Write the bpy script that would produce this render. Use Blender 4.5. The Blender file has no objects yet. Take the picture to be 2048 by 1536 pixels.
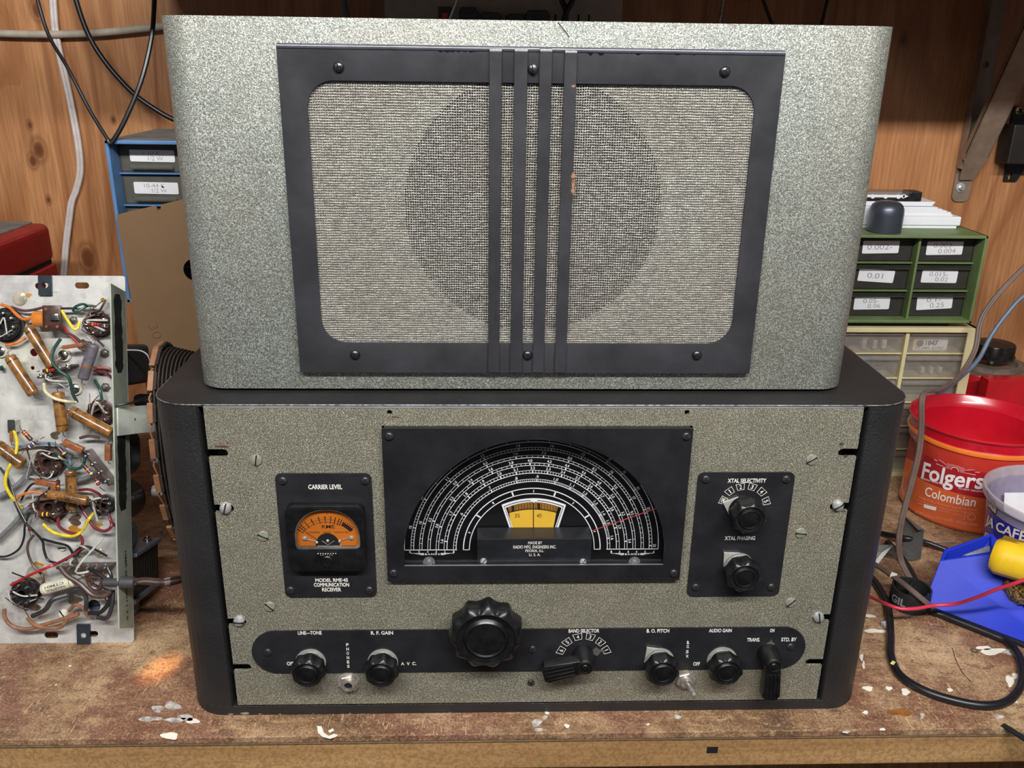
import bpy, bmesh, math, random
from math import pi, sin, cos, radians, sqrt, atan2
from mathutils import Vector, Matrix
from mathutils.geometry import tessellate_polygon
random.seed(7)
scene = bpy.context.scene
COL = scene.collection
MM = 0.001
# ------------------------------------------------------------------ camera
FPX = 1756.4068
CAM = Vector((-40.5528, -594.4247, 514.1881))
CR = Vector((0.999424, -0.031139, 0.013509)); CD = Vector((0.001839, -0.347734, -0.937591)); CF = Vector((0.033893, 0.937076, -0.347477))
cam = bpy.data.cameras.new('camera'); co = bpy.data.objects.new('camera', cam); COL.objects.link(co)
cam.sensor_width = 36; cam.lens = FPX / 2048 * 36; cam.clip_start = 0.01; cam.clip_end = 50
m = Matrix((CR, -CD, -CF)).transposed().to_4x4(); m.translation = CAM * MM
co.matrix_world = m
scene.camera = co
# ------------------------------------------------------------------ exposure, world, lights
scene.view_settings.view_transform = 'Standard'; scene.view_settings.look = 'None'
scene.view_settings.gamma = 1; scene.view_settings.exposure = 0.0
scene.view_settings.use_curve_mapping = False
w = bpy.data.worlds.new('world'); scene.world = w; w.use_nodes = True
bg = w.node_tree.nodes['Background']; bg.inputs[0].default_value = (0.86, 0.92, 1, 1); bg.inputs[1].default_value = 0.10
def area(name, loc, target, sx, sy, power, col=(1, 1, 1)):
    l = bpy.data.lights.new(name, 'AREA'); l.shape = 'RECTANGLE'; l.size = sx; l.size_y = sy; l.energy = power; l.color = col
    o = bpy.data.objects.new(name, l); COL.objects.link(o); o.location = loc
    o.rotation_euler = (Vector(target) - Vector(loc)).to_track_quat('-Z', 'Y').to_euler()
    return o
area('shop_light_tube', (0.02, -0.90, 1.22), (0, 0.1, 0.2), 1.5, 0.07, 38, (1, 0.992, 0.98))
area('room_fill_light', (0.3, -2.4, 1.3), (0, 0.1, 0.3), 1.4, 0.5, 3, (1, 0.97, 0.93))  # added soft fill from the front, no known fixture

sl = bpy.data.lights.new('added_amber_spot', 'SPOT'); sl.energy = 75; sl.color = (1, .42, .08); sl.spot_size = math.radians(2.4); sl.spot_blend = 1; sl.shadow_soft_size = .004  # added spot with no known source, casts the amber patch on the bench
so = bpy.data.objects.new('added_amber_spot', sl); COL.objects.link(so); so.location = (-.62, -.55, .62)
so.rotation_euler = (Vector((-.327, .060, 0)) - Vector(so.location)).to_track_quat('-Z', 'Y').to_euler()

# ------------------------------------------------------------------ pixel -> point on a known plane (mm)
def ray(u, v): return CF * FPX + CR * (u - 1024) + CD * (v - 768)
def PY(u, v, y):
    D = ray(u, v); return CAM + D * ((y - CAM.y) / D.y)
def PZ(u, v, z):
    D = ray(u, v); return CAM + D * ((z - CAM.z) / D.z)
def PX(u, v, x):
    D = ray(u, v); return CAM + D * ((x - CAM.x) / D.x)
# ------------------------------------------------------------------ materials
MATS = {}
def lin(c):
    return tuple(((x / 255) / 12.92 if x / 255 <= 0.04045 else ((x / 255 + 0.055) / 1.055) ** 2.4) for x in c) + (1,)
class NT:
    def __init__(s, name):
        s.m = bpy.data.materials.new(name); s.m.use_nodes = True; s.t = s.m.node_tree; s.n = s.t.nodes; s.l = s.t.links
        s.b = s.n['Principled BSDF']; s.out = s.n['Material Output']
    def node(s, k, **kw):
        x = s.n.new(k)
        for a, b in kw.items():
            if a.startswith('i_'):
                x.inputs[a[2:].replace('_', ' ')].default_value = b
            else: setattr(x, a, b)
        return x
    def link(s, a, b): s.l.new(a, b)
    def coord(s, scale=(1, 1, 1), rot=(0, 0, 0), loc=(0, 0, 0)):
        tc = s.node('ShaderNodeTexCoord'); mp = s.node('ShaderNodeMapping')
        mp.inputs['Scale'].default_value = scale; mp.inputs['Rotation'].default_value = rot; mp.inputs['Location'].default_value = loc
        s.link(tc.outputs['Object'], mp.inputs[0]); return mp.outputs[0]
    def noise(s, vec, scale, detail=2, rough=.5, dist=0):
        n = s.node('ShaderNodeTexNoise'); n.inputs['Scale'].default_value = scale; n.inputs['Detail'].default_value = detail
        n.inputs['Roughness'].default_value = rough; n.inputs['Distortion'].default_value = dist
        s.link(vec, n.inputs['Vector']); return n.outputs['Fac']
    def vor(s, vec, scale, feature='F1'):
        n = s.node('ShaderNodeTexVoronoi'); n.feature = feature; n.inputs['Scale'].default_value = scale
        s.link(vec, n.inputs['Vector']); return n.outputs['Distance']
    def ramp(s, fac, stops):
        r = s.node('ShaderNodeValToRGB'); e = r.color_ramp.elements
        while len(e) < len(stops): e.new(0.5)
        for i, (p, c) in enumerate(stops):
            e[i].position = p; e[i].color = c if len(c) == 4 else tuple(c) + (1,)
        s.link(fac, r.inputs[0]); return r.outputs[0]
    def mix(s, fac, a, b, mode='MIX'):
        x = s.node('ShaderNodeMixRGB'); x.blend_type = mode
        for i, val in ((0, fac), (1, a), (2, b)):
            if isinstance(val, (int, float)): x.inputs[i].default_value = val
            elif isinstance(val, tuple): x.inputs[i].default_value = val
            else: s.link(val, x.inputs[i])
        return x.outputs[0]
    def math(s, op, a, b=0.0):
        x = s.node('ShaderNodeMath'); x.operation = op
        for i, val in ((0, a), (1, b)):
            if isinstance(val, (int, float)): x.inputs[i].default_value = val
            else: s.link(val, x.inputs[i])
        return x.outputs[0]
    def bump(s, h, strength=.3, dist=.001):
        b = s.node('ShaderNodeBump'); b.inputs['Strength'].default_value = strength; b.inputs['Distance'].default_value = dist
        s.link(h, b.inputs['Height']); s.link(b.outputs[0], s.b.inputs['Normal'])
    def col(s, o): s.link(o, s.b.inputs['Base Color'])
    def rough(s, o): s.link(o, s.b.inputs['Roughness'])
W_, K_ = (1, 1, 1, 1), (0, 0, 0, 1)
def M(name, c, rough=.5, metal=0., wear=.12, scale=60, bump=0., spec=.5, coat=0.):
    """plain paint / plastic / metal with a little procedural mottling; c is an sRGB triple"""
    if name in MATS: return MATS[name]
    t = NT(name); v = t.coord(); n = t.noise(v, scale, 4, .6)
    a = lin(c); d = tuple(x * (1 - wear * 1.6) for x in a[:3]) + (1,); e = tuple(min(1, x * (1 + wear)) for x in a[:3]) + (1,)
    t.col(t.ramp(n, [(.35, d), (.65, e)]))
    t.b.inputs['Roughness'].default_value = rough; t.b.inputs['Metallic'].default_value = metal
    t.b.inputs['Specular IOR Level'].default_value = spec; t.b.inputs['Coat Weight'].default_value = coat; t.b.inputs['Coat Roughness'].default_value = .08
    if bump: t.bump(t.noise(v, scale * 8, 3), bump, .0006)
    MATS[name] = t.m; return t.m
def clear(name, tint=(.95, .95, .95), fac=.25, diff=(200, 200, 200), rough=.15):
    if name in MATS: return MATS[name]
    t = NT(name); tr = t.node('ShaderNodeBsdfTransparent'); tr.inputs[0].default_value = tuple(tint) + (1,)
    v = t.coord(); n = t.noise(v, 90, 4)
    a = lin(diff); t.col(t.ramp(n, [(.3, tuple(x * .8 for x in a[:3]) + (1,)), (.7, a)]))
    t.b.inputs['Roughness'].default_value = rough
    mx = t.node('ShaderNodeMixShader'); mx.inputs[0].default_value = fac
    t.link(tr.outputs[0], mx.inputs[1]); t.link(t.b.outputs[0], mx.inputs[2]); t.link(mx.outputs[0], t.out.inputs[0])
    MATS[name] = t.m; return t.m
def hammertone(name, scale, base, fleck, dark, strength, rough=.36, thr=.58):
    """silver-grey paint with fine pale flecks in a slightly pebbled skin"""
    t = NT(name); v = t.coord()
    n1 = t.noise(v, scale, 2, .5, .6); n2 = t.noise(v, scale * .28, 2); n3 = t.noise(v, 45, 4)
    c = t.ramp(n1, [(.34, lin(dark)), (.47, lin(base)), (thr, lin(base)), (thr + .08, lin(fleck))])
    c = t.mix(t.ramp(n3, [(.40, (.16, .16, .16, 1)), (.60, K_)]), c, lin(dark))
    c = t.mix(t.ramp(t.noise(v, 8, 3), [(.45, K_), (.75, (.20, .20, .20, 1))]), c, lin((146, 128, 104)))
    rust = t.ramp(t.noise(v, 24, 5, .7), [(.68, K_), (.78, (.45, .45, .45, 1))])
    t.col(t.mix(rust, c, lin((120, 92, 68))))
    t.b.inputs['Metallic'].default_value = .3; t.b.inputs['Roughness'].default_value = rough
    t.bump(t.mix(.5, n1, n2), strength, .0011)
    MATS[name] = t.m; return t.m
def crinkle(name, scale, c, strength, rough=.42):
    t = NT(name); v = t.coord()
    n = t.noise(v, scale, 3, .6, 1.2); z = t.noise(v, 8, 3)
    t.col(t.ramp(t.noise(v, 30, 4), [(.3, lin(tuple(x * .8 for x in c))), (.7, lin(c))]))
    t.b.inputs['Roughness'].default_value = rough
    t.bump(n, strength, .0010); MATS[name] = t.m; return t.m
HAM_S = hammertone('grey_green_hammertone_speaker', 1350, (119, 122, 115), (180, 183, 174), (90, 91, 86), .6, .38, .52)
HAM_P = hammertone('grey_green_hammertone_panel', 1350, (120, 118, 104), (194, 189, 168), (86, 84, 72), .35, .42, .53)
CRINK = crinkle('black_crinkle_paint', 420, (42, 41, 42), 1., .42)
CRINK2 = crinkle('black_crinkle_paint_fine', 520, (40, 39, 40), .6, .42)
def wornblack():
    t = NT('worn_black_enamel'); v = t.coord(); n = t.noise(v, 25, 5, .6); n2 = t.noise(t.coord((1, 1, .15)), 160, 3)
    c = t.ramp(n, [(.3, lin((40, 40, 43))), (.7, lin((50, 50, 54)))])
    c = t.mix(t.ramp(n2, [(.70, K_), (.78, (.3, .3, .3, 1))]), c, lin((20, 20, 24)))
    c = t.mix(t.ramp(t.noise(v, 70, 5, .75), [(.745, K_), (.77, W_)]), c, lin((120, 80, 60)))
    t.col(c); t.rough(t.ramp(n, [(.3, (.34, .34, .34, 1)), (.7, (.5, .5, .5, 1))])); t.bump(n2, .08)
    return t.m
ENAMEL = wornblack()
PLATE = M('black_plate_enamel', (33, 33, 36), .42, wear=.2, scale=40)
BAKE = M('black_bakelite', (20, 20, 21), .36, wear=.3, scale=120, coat=.1)
WHITE = M('white_lettering', (226, 222, 212), .6, wear=.12, scale=400)
DIALW = M('dial_white_ink', (240, 240, 242), .6, wear=.05)
DIALG = M('dial_black', (14, 14, 17), .35, wear=.1)
STEEL = M('bright_steel', (206, 206, 204), .3, .6, wear=.15, scale=200)
DSTEEL = M('dark_screw_steel', (92, 92, 92), .35, .9, wear=.3, scale=300)
BSCREW = M('blackened_screw', (66, 66, 68), .3, .5, wear=.3, scale=300)
PSCREW = M('painted_screw_head', (150, 149, 134), .5, .3, wear=.15, scale=400)
HOLE = M('dark_inside', (8, 8, 8), .9, wear=.2)
RUBBER = M('black_rubber', (14, 14, 14), .7, wear=.2)
def cloth_mat():
    t = NT('woven_grille_cloth'); tc = t.node('ShaderNodeTexCoord'); sep = t.node('ShaderNodeSeparateXYZ')
    wob = t.node('ShaderNodeTexNoise'); wob.inputs['Scale'].default_value = 210; wob.inputs['Detail'].default_value = 2
    t.link(tc.outputs['Object'], wob.inputs['Vector'])
    vm = t.node('ShaderNodeVectorMath'); vm.operation = 'SCALE'; vm.inputs['Scale'].default_value = .0011
    t.link(wob.outputs['Color'], vm.inputs[0])
    va = t.node('ShaderNodeVectorMath'); va.operation = 'ADD'; t.link(tc.outputs['Object'], va.inputs[0]); t.link(vm.outputs[0], va.inputs[1])
    t.link(va.outputs[0], sep.inputs[0])
    def wave(o, pitch, ph=0): return t.math('SINE', t.math('MULTIPLY', o, 2 * pi / pitch))
    row = wave(sep.outputs['Z'], .00172); colw = wave(sep.outputs['X'], .00165)
    rowa = t.math('ADD', t.math('MULTIPLY', row, .5), .5); cola = t.math('ADD', t.math('MULTIPLY', colw, .5), .5)
    # weft rows stand proud, warp dips between; holes where both are low
    thick = t.math('MAXIMUM', rowa, t.math('MULTIPLY', cola, .86))
    fib = t.noise(t.coord((1, 1, 1.6)), 1300, 2, .7); thr_ = t.noise(t.coord((.3, 1, 2)), 500, 2); big = t.noise(t.coord(), 12, 3)
    k = t.math('ADD', t.math('MULTIPLY', thick, .50), t.math('ADD', t.math('MULTIPLY', fib, .62), t.math('MULTIPLY', thr_, .26)))
    c = t.ramp(k, [(.70, lin((44, 41, 44))), (.86, lin((118, 115, 109))), (1.0, lin((214, 212, 200)))])
    c = t.mix(t.ramp(big, [(.4, K_), (.75, (.3, .3, .3, 1))]), c, lin((104, 90, 78)))
    t.col(c); t.b.inputs['Roughness'].default_value = .85; t.b.inputs['Specular IOR Level'].default_value = .15
    t.bump(thick, .5, .0005)
    al = t.ramp(t.math('ADD', thick, t.math('MULTIPLY', fib, .5)), [(.80, K_), (.94, W_)])
    t.link(al, t.b.inputs['Alpha'])
    return t.m
CLOTH = cloth_mat()
KNOTS = [(175, 515, 7), (78, 300, 6), (66, 322, 4), (97, 400, 2.5), (227, 240, 2.2), (74, 20, 5), (1808, 78, 3), (1898, 640, 3), (60, 250, 2.5)]
def plywood():
    t = NT('varnished_plywood'); v = t.coord((1, 1, .05)); v2 = t.coord((1, 1, .2))
    warp = t.noise(t.coord((1, 1, .22), loc=(3, 0, 1)), 7, 2, .5, .2)
    sep = t.node('ShaderNodeSeparateXYZ'); tc = t.node('ShaderNodeTexCoord'); t.link(tc.outputs['Object'], sep.inputs[0])
    x = t.math('ADD', t.math('MULTIPLY', sep.outputs['X'], 14), t.math('MULTIPLY', warp, 7))
    bands = t.math('FRACT', x)
    fine = t.noise(v, 260, 4, .6)
    c = t.ramp(bands, [(0, lin((182, 126, 82))), (.6, lin((204, 148, 100))), (.9, lin((162, 108, 68))), (1, lin((170, 114, 72)))])
    c = t.mix(t.ramp(fine, [(.38, (.4, .4, .4, 1)), (.62, K_)]), c, lin((112, 68, 40)))
    big = t.noise(v2, 7, 3)
    c = t.mix(t.ramp(big, [(.35, (.45, .45, .45, 1)), (.7, K_)]), c, lin((130, 82, 50)))
    for (ku, kv, kr) in KNOTS:
        p = PY(ku, kv, 600) * MM; vm = t.node('ShaderNodeVectorMath'); vm.operation = 'DISTANCE'; mp = t.node('ShaderNodeMapping')
        mp.inputs['Scale'].default_value = (1, 0, .62); t.link(tc.outputs['Object'], mp.inputs[0]); t.link(mp.outputs[0], vm.inputs[0]); vm.inputs[1].default_value = (p.x, 0, p.z * .62)
        d = t.math('DIVIDE', vm.outputs['Value'], kr * MM); d = t.math('ADD', d, t.math('MULTIPLY', t.math('SUBTRACT', big, .5), 1.2))
        c = t.mix(t.ramp(t.math('MULTIPLY', d, .25), [(.15, W_), (.27, (.75, .75, .75, 1)), (.34, (.25, .25, .25, 1)), (.42, (.5, .5, .5, 1)), (.6, K_)]), c, lin((104, 60, 34)))
    t.col(c); t.b.inputs['Roughness'].default_value = .38; t.bump(fine, .12, .0006)
    return t.m
PLY = plywood()
def benchmat():
    t = NT('worn_stained_benchtop'); v = t.coord()
    a = t.noise(t.coord((1, 1.4, 1)), 8, 6, .7, .3); b = t.noise(t.coord(loc=(4, 2, 0)), 9, 6, .7)
    c = t.ramp(a, [(.34, lin((84, 60, 46))), (.44, lin((134, 102, 74))), (.54, lin((168, 136, 104))), (.68, lin((202, 170, 132)))])
    c = t.mix(t.ramp(b, [(.47, K_), (.55, (.75, .75, .75, 1)), (.8, (.45, .45, .45, 1))]), c, lin((118, 72, 60)))
    m_ = t.noise(t.coord((1, 1.8, 1), (0, 0, .5)), 70, 5, .75, .4)
    c = t.mix(t.ramp(m_, [(.36, (.7, .7, .7, 1)), (.48, K_)]), c, lin((92, 64, 50)))
    c = t.mix(t.ramp(m_, [(.55, K_), (.68, (.6, .6, .6, 1))]), c, lin((206, 172, 130)))
    g = t.noise(t.coord((1, 1, 1)), 520, 4, .75)
    c = t.mix(t.ramp(g, [(.36, (.7, .7, .7, 1)), (.5, K_)]), c, lin((84, 60, 46)))
    c = t.mix(t.ramp(g, [(.54, K_), (.70, (.6, .6, .6, 1))]), c, lin((214, 180, 134)))
    for k, (rz, sc) in enumerate(((.5, 60), (-.75, 50), (1.4, 42), (-.15, 55), (.95, 70))):
        s = t.noise(t.coord((1, .10, 1), (0, 0, rz), (k * 3, k, 0)), sc * 11, 2, .5, 1.2)
        gate = t.noise(t.coord(loc=(k * 5, 3, 0)), 26, 3)
        f = t.math('MULTIPLY', t.ramp(s, [(.655, K_), (.68, W_)]), t.ramp(gate, [(.52, K_), (.64, (.6, .6, .6, 1))]))
        c = t.mix(f, c, lin((224, 190, 146)))
    dk = t.noise(t.coord(loc=(9, 1, 0)), 30, 6, .75)
    c = t.mix(t.ramp(dk, [(.61, K_), (.70, (.75, .75, .75, 1))]), c, lin((58, 46, 42)))
    wt = t.noise(t.coord(loc=(1, 7, 0)), 120, 4, .7)
    c = t.mix(t.ramp(wt, [(.735, K_), (.75, W_)]), c, lin((226, 214, 196)))
    t.col(c); t.b.inputs['Roughness'].default_value = .5; t.bump(t.mix(.5, g, b), .25, .0006)
    return t.m
BENCH = benchmat()
def woodmat(name, c0, c1, axis=(.05, 1, 1), scale=60, rough=.55):
    t = NT(name); g = t.noise(t.coord(axis), scale, 5, .65, .3); g2 = t.noise(t.coord((1, 1, 1)), 350, 4, .7)
    c = t.ramp(g, [(.3, lin(c0)), (.7, lin(c1))])
    c = t.mix(t.ramp(g2, [(.42, (.45, .45, .45, 1)), (.55, K_)]), c, lin(tuple(x * .7 for x in c0)))
    t.col(c); t.b.inputs['Roughness'].default_value = rough; t.bump(g2, .3, .0006); return t.m
EDGE = woodmat('bench_edge_wood', (150, 112, 70), (196, 154, 104))
EDGE2 = woodmat('bench_top_edge', (96, 78, 58), (140, 112, 80))

# ------------------------------------------------------------------ mesh building
OFF = {}
class MB:
    def __init__(s): s.v = []; s.f = []; s.mi = []; s.sm = []
    def add(s, vs, fs, mi=0, smooth=False, mat=None):
        o = len(s.v)
        s.v += [(mat @ Vector(p)) if mat else Vector(p) for p in vs]
        s.f += [tuple(i + o for i in f) for f in fs]; s.mi += [mi] * len(fs); s.sm += [smooth] * len(fs); return s
    def frombm(s, bm, mi=0, smooth=False, mat=None):
        bm.verts.index_update(); vs = [v.co.copy() for v in bm.verts]; fs = [[v.index for v in f.verts] for f in bm.faces]
        bm.free(); return s.add(vs, fs, mi, smooth, mat)
    def box(s, x0, x1, y0, y1, z0, z1, bev=0, mi=0, mat=None, seg=2):
        bm = bmesh.new(); bmesh.ops.create_cube(bm, size=1)
        for v in bm.verts:
            v.co = Vector((x0 + (v.co.x + .5) * (x1 - x0), y0 + (v.co.y + .5) * (y1 - y0), z0 + (v.co.z + .5) * (z1 - z0)))
        if bev: bmesh.ops.bevel(bm, geom=bm.edges[:], offset=bev, segments=seg, profile=.5, affect='EDGES')
        return s.frombm(bm, mi, False, mat)
    def prism(s, loops, lo, hi, plane='xz', bev=0, mi=0, mat=None, smooth=False, seg=2):
        """loops[0] outer 2-D polygon, rest holes; extruded from lo to hi along the remaining axis"""
        def P(a, b, h): return {'xz': (a, h, b), 'xy': (a, b, h), 'yz': (h, a, b)}[plane]
        flat = [p for l in loops for p in l]
        tris = tessellate_polygon([[Vector((p[0], p[1], 0)) for p in l] for l in loops])
        n = len(flat); bm = bmesh.new()
        A = [bm.verts.new(P(p[0], p[1], lo)) for p in flat]; B = [bm.verts.new(P(p[0], p[1], hi)) for p in flat]
        for t in tris:
            for V, r in ((A, False), (B, True)):
                try: bm.faces.new([V[i] for i in (t if not r else t[::-1])])
                except ValueError: pass
        o = 0; rim = []
        for l in loops:
            k = len(l)
            for i in range(k):
                j = (i + 1) % k
                bm.faces.new((A[o + i], A[o + j], B[o + j], B[o + i]))
                rim += [(A[o + i], A[o + j]), (B[o + i], B[o + j])]
            o += k
        bmesh.ops.recalc_face_normals(bm, faces=bm.faces[:])
        if bev:
            es = [bm.edges.get(e) for e in rim]; bmesh.ops.bevel(bm, geom=[e for e in es if e], offset=bev, segments=seg, profile=.5, affect='EDGES', clamp_overlap=True)
        return s.frombm(bm, mi, smooth, mat)
    def lathe(s, prof, mat=None, seg=28, mi=0, smooth=True, mod=None, cap=True):
        """prof [(r, h)...] turned around +Z of mat"""
        vs = []; fs = []
        for (r, h) in prof:
            for i in range(seg):
                a = 2 * pi * i / seg; rr = r * (mod(a, h, r) if mod else 1); vs.append((rr * cos(a), rr * sin(a), h))
        for k in range(len(prof) - 1):
            for i in range(seg):
                j = (i + 1) % seg; fs.append((k * seg + i, k * seg + j, (k + 1) * seg + j, (k + 1) * seg + i))
        if cap:
            if prof[0][0] > 1e-6: fs.append(tuple(range(seg))[::-1])
            if prof[-1][0] > 1e-6: fs.append(tuple((len(prof) - 1) * seg + i for i in range(seg)))
        return s.add(vs, fs, mi, smooth, mat)
    def tube(s, pts, r, seg=8, mi=0, smooth=True, closed=False, sub=6, rfun=None, flat=None, curve=True):
        P = [Vector(p) for p in pts]
        if curve and len(P) > 2:
            Q = []
            n = len(P)
            for i in range(n if closed else n - 1):
                p0 = P[(i - 1) % n] if closed or i > 0 else P[0] * 2 - P[1]
                p1, p2 = P[i], P[(i + 1) % n]
                p3 = P[(i + 2) % n] if closed or i + 2 < n else P[-1] * 2 - P[-2]
                for k in range(sub):
                    t = k / sub
                    Q.append(.5 * ((2 * p1) + (p2 - p0) * t + (2 * p0 - 5 * p1 + 4 * p2 - p3) * t * t + (3 * p1 - p0 - 3 * p2 + p3) * t ** 3))
            if not closed: Q.append(P[-1])
            P = Q
        n = len(P); vs = []; fs = []; up = None
        for i in range(n):
            a = P[(i - 1) % n] if closed or i > 0 else P[i]; b = P[(i + 1) % n] if closed or i < n - 1 else P[i]
            t = (b - a); t = t.normalized() if t.length > 1e-9 else Vector((0, 0, 1))
            if up is None: up = Vector((0, 0, 1)) if abs(t.z) < .9 else Vector((0, 1, 0))
            sx = t.cross(up)
            if sx.length < 1e-6: sx = t.orthogonal()
            sx.normalize(); up = sx.cross(t).normalized()
            rr = rfun(i / (n - 1)) * r if rfun else r
            for k in range(seg):
                an = 2 * pi * k / seg
                vs.append(P[i] + sx * cos(an) * rr * (flat[0] if flat else 1) + up * sin(an) * rr * (flat[1] if flat else 1))
        for i in range(n if closed else n - 1):
            for k in range(seg):
                j = (i + 1) % n; l = (k + 1) % seg
                fs.append((i * seg + k, i * seg + l, j * seg + l, j * seg + k))
        if not closed:
            fs.append(tuple(range(seg))[::-1]); fs.append(tuple((n - 1) * seg + k for k in range(seg)))
        return s.add(vs, fs, mi, smooth)
    def text(s, txt, x0, x1, z0, z1, y, bold=.03, mi=0, mat=None, thick=.12, spacing=1., fn=None):
        """lettering fitted to a box in the x-z plane facing -y"""
        vs, fs = textmesh(txt, bold, spacing)
        xs = [p[0] for p in vs]; zs = [p[1] for p in vs]; ax, bx, az, bz = min(xs), max(xs), min(zs), max(zs)
        sx = (x1 - x0) / max(bx - ax, 1e-6); sz = (z1 - z0) / max(bz - az, 1e-6)
        out = [Vector((x0 + (p[0] - ax) * sx, y - p[2] * thick, z0 + (p[1] - az) * sz)) for p in vs]
        if fn: out = [fn(p) for p in out]
        return s.add(out, fs, mi, False, mat)
    def build(s, name, mats, parent=None, local=False):
        me = bpy.data.meshes.new(name)
        off = Vector((0, 0, 0)) if (parent is None or local) else OFF.get(parent.name, Vector((0, 0, 0)))
        me.from_pydata([(p - off) * MM for p in s.v], [], s.f)
        if not isinstance(mats, (list, tuple)): mats = [mats]
        for x in mats: me.materials.append(x)
        me.polygons.foreach_set('material_index', s.mi); me.polygons.foreach_set('use_smooth', s.sm)
        me.update()
        bm = bmesh.new(); bm.from_mesh(me); bmesh.ops.recalc_face_normals(bm, faces=bm.faces[:]); bm.to_mesh(me); bm.free()
        if any(s.sm) and hasattr(me, 'set_sharp_from_angle'): me.set_sharp_from_angle(angle=radians(38))
        o = bpy.data.objects.new(name, me); COL.objects.link(o)
        if parent: o.parent = parent
        OFF[o.name] = off if not local else Vector((0, 0, 0)); return o
TXT = {}
def textmesh(txt, bold=.03, spacing=1.):
    k = (txt, bold, spacing)
    if k not in TXT:
        c = bpy.data.curves.new('t', 'FONT'); c.body = txt; c.size = 1; c.resolution_u = 4; c.offset = bold; c.extrude = .5; c.space_character = spacing
        c.align_x = 'CENTER'; c.space_line = 1.0
        o = bpy.data.objects.new('t', c); me = o.to_mesh()
        TXT[k] = ([tuple(v.co) for v in me.vertices], [tuple(p.vertices) for p in me.polygons])
        o.to_mesh_clear(); bpy.data.objects.remove(o); bpy.data.curves.remove(c)
    return TXT[k]
def tag(o, label, cat=None, group=None, kind=None):
    if label: o['label'] = label
    if cat: o['category'] = cat
    if group: o['group'] = group
    if kind: o['kind'] = kind
    return o
def empty(name, loc, label, cat, group=None):
    o = bpy.data.objects.new(name, None); COL.objects.link(o); o.location = Vector(loc) * MM; o.empty_display_size = .02
    OFF[o.name] = Vector(loc); return tag(o, label, cat, group)
def dup(o, loc=None, rot=None, parent=None, mat=None):
    c = o.copy(); COL.objects.link(c)
    if parent is not None: c.parent = parent
    if loc is not None: c.location = Vector(loc) * MM
    if rot is not None: c.rotation_euler = rot
    OFF[c.name] = OFF.get(o.name, Vector((0, 0, 0)))
    return c
def fr(o, d=(0, -1, 0), up=(0, 0, 1), spin=0):
    """frame at o whose +Z is d"""
    z = Vector(d).normalized(); x = Vector(up).cross(z)
    if x.length < 1e-6: x = z.orthogonal()
    x.normalize(); y = z.cross(x)
    m = Matrix((x, y, z)).transposed().to_4x4(); m.translation = Vector(o)
    return m @ Matrix.Rotation(spin, 4, 'Z')
def rrect(x0, x1, z0, z1, r, n=6):
    if not isinstance(r, (list, tuple)): r = [r] * 4     # order: bottom-left, bottom-right, top-right, top-left
    out = []
    for (cx, cz, a0, rr) in ((x0 + r[0], z0 + r[0], pi, r[0]), (x1 - r[1], z0 + r[1], 1.5 * pi, r[1]), (x1 - r[2], z1 - r[2], 0, r[2]), (x0 + r[3], z1 - r[3], .5 * pi, r[3])):
        if rr < .01: out.append((cx, cz)); continue
        for i in range(n + 1):
            a = a0 + .5 * pi * i / n; out.append((cx + rr * cos(a), cz + rr * sin(a)))
    return out
def circ(cx, cz, r, n=24, a0=0): return [(cx + r * cos(a0 + 2 * pi * i / n), cz + r * sin(a0 + 2 * pi * i / n)) for i in range(n)]
def struct(name, mb, mat):
    o = mb.build(name, mat); o['kind'] = 'structure'; return o

# ================================================================== setting
WY = 600.0
struct('wall_back', MB().box(-1500, 1500, WY, WY + 15, -900, 1700), PLY)
FLOORM = M('dark_concrete_floor', (52, 48, 44), .9, wear=.2, scale=4)
struct('floor', MB().box(-1500, 1500, -2600, WY, -920, -900), FLOORM)
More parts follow.
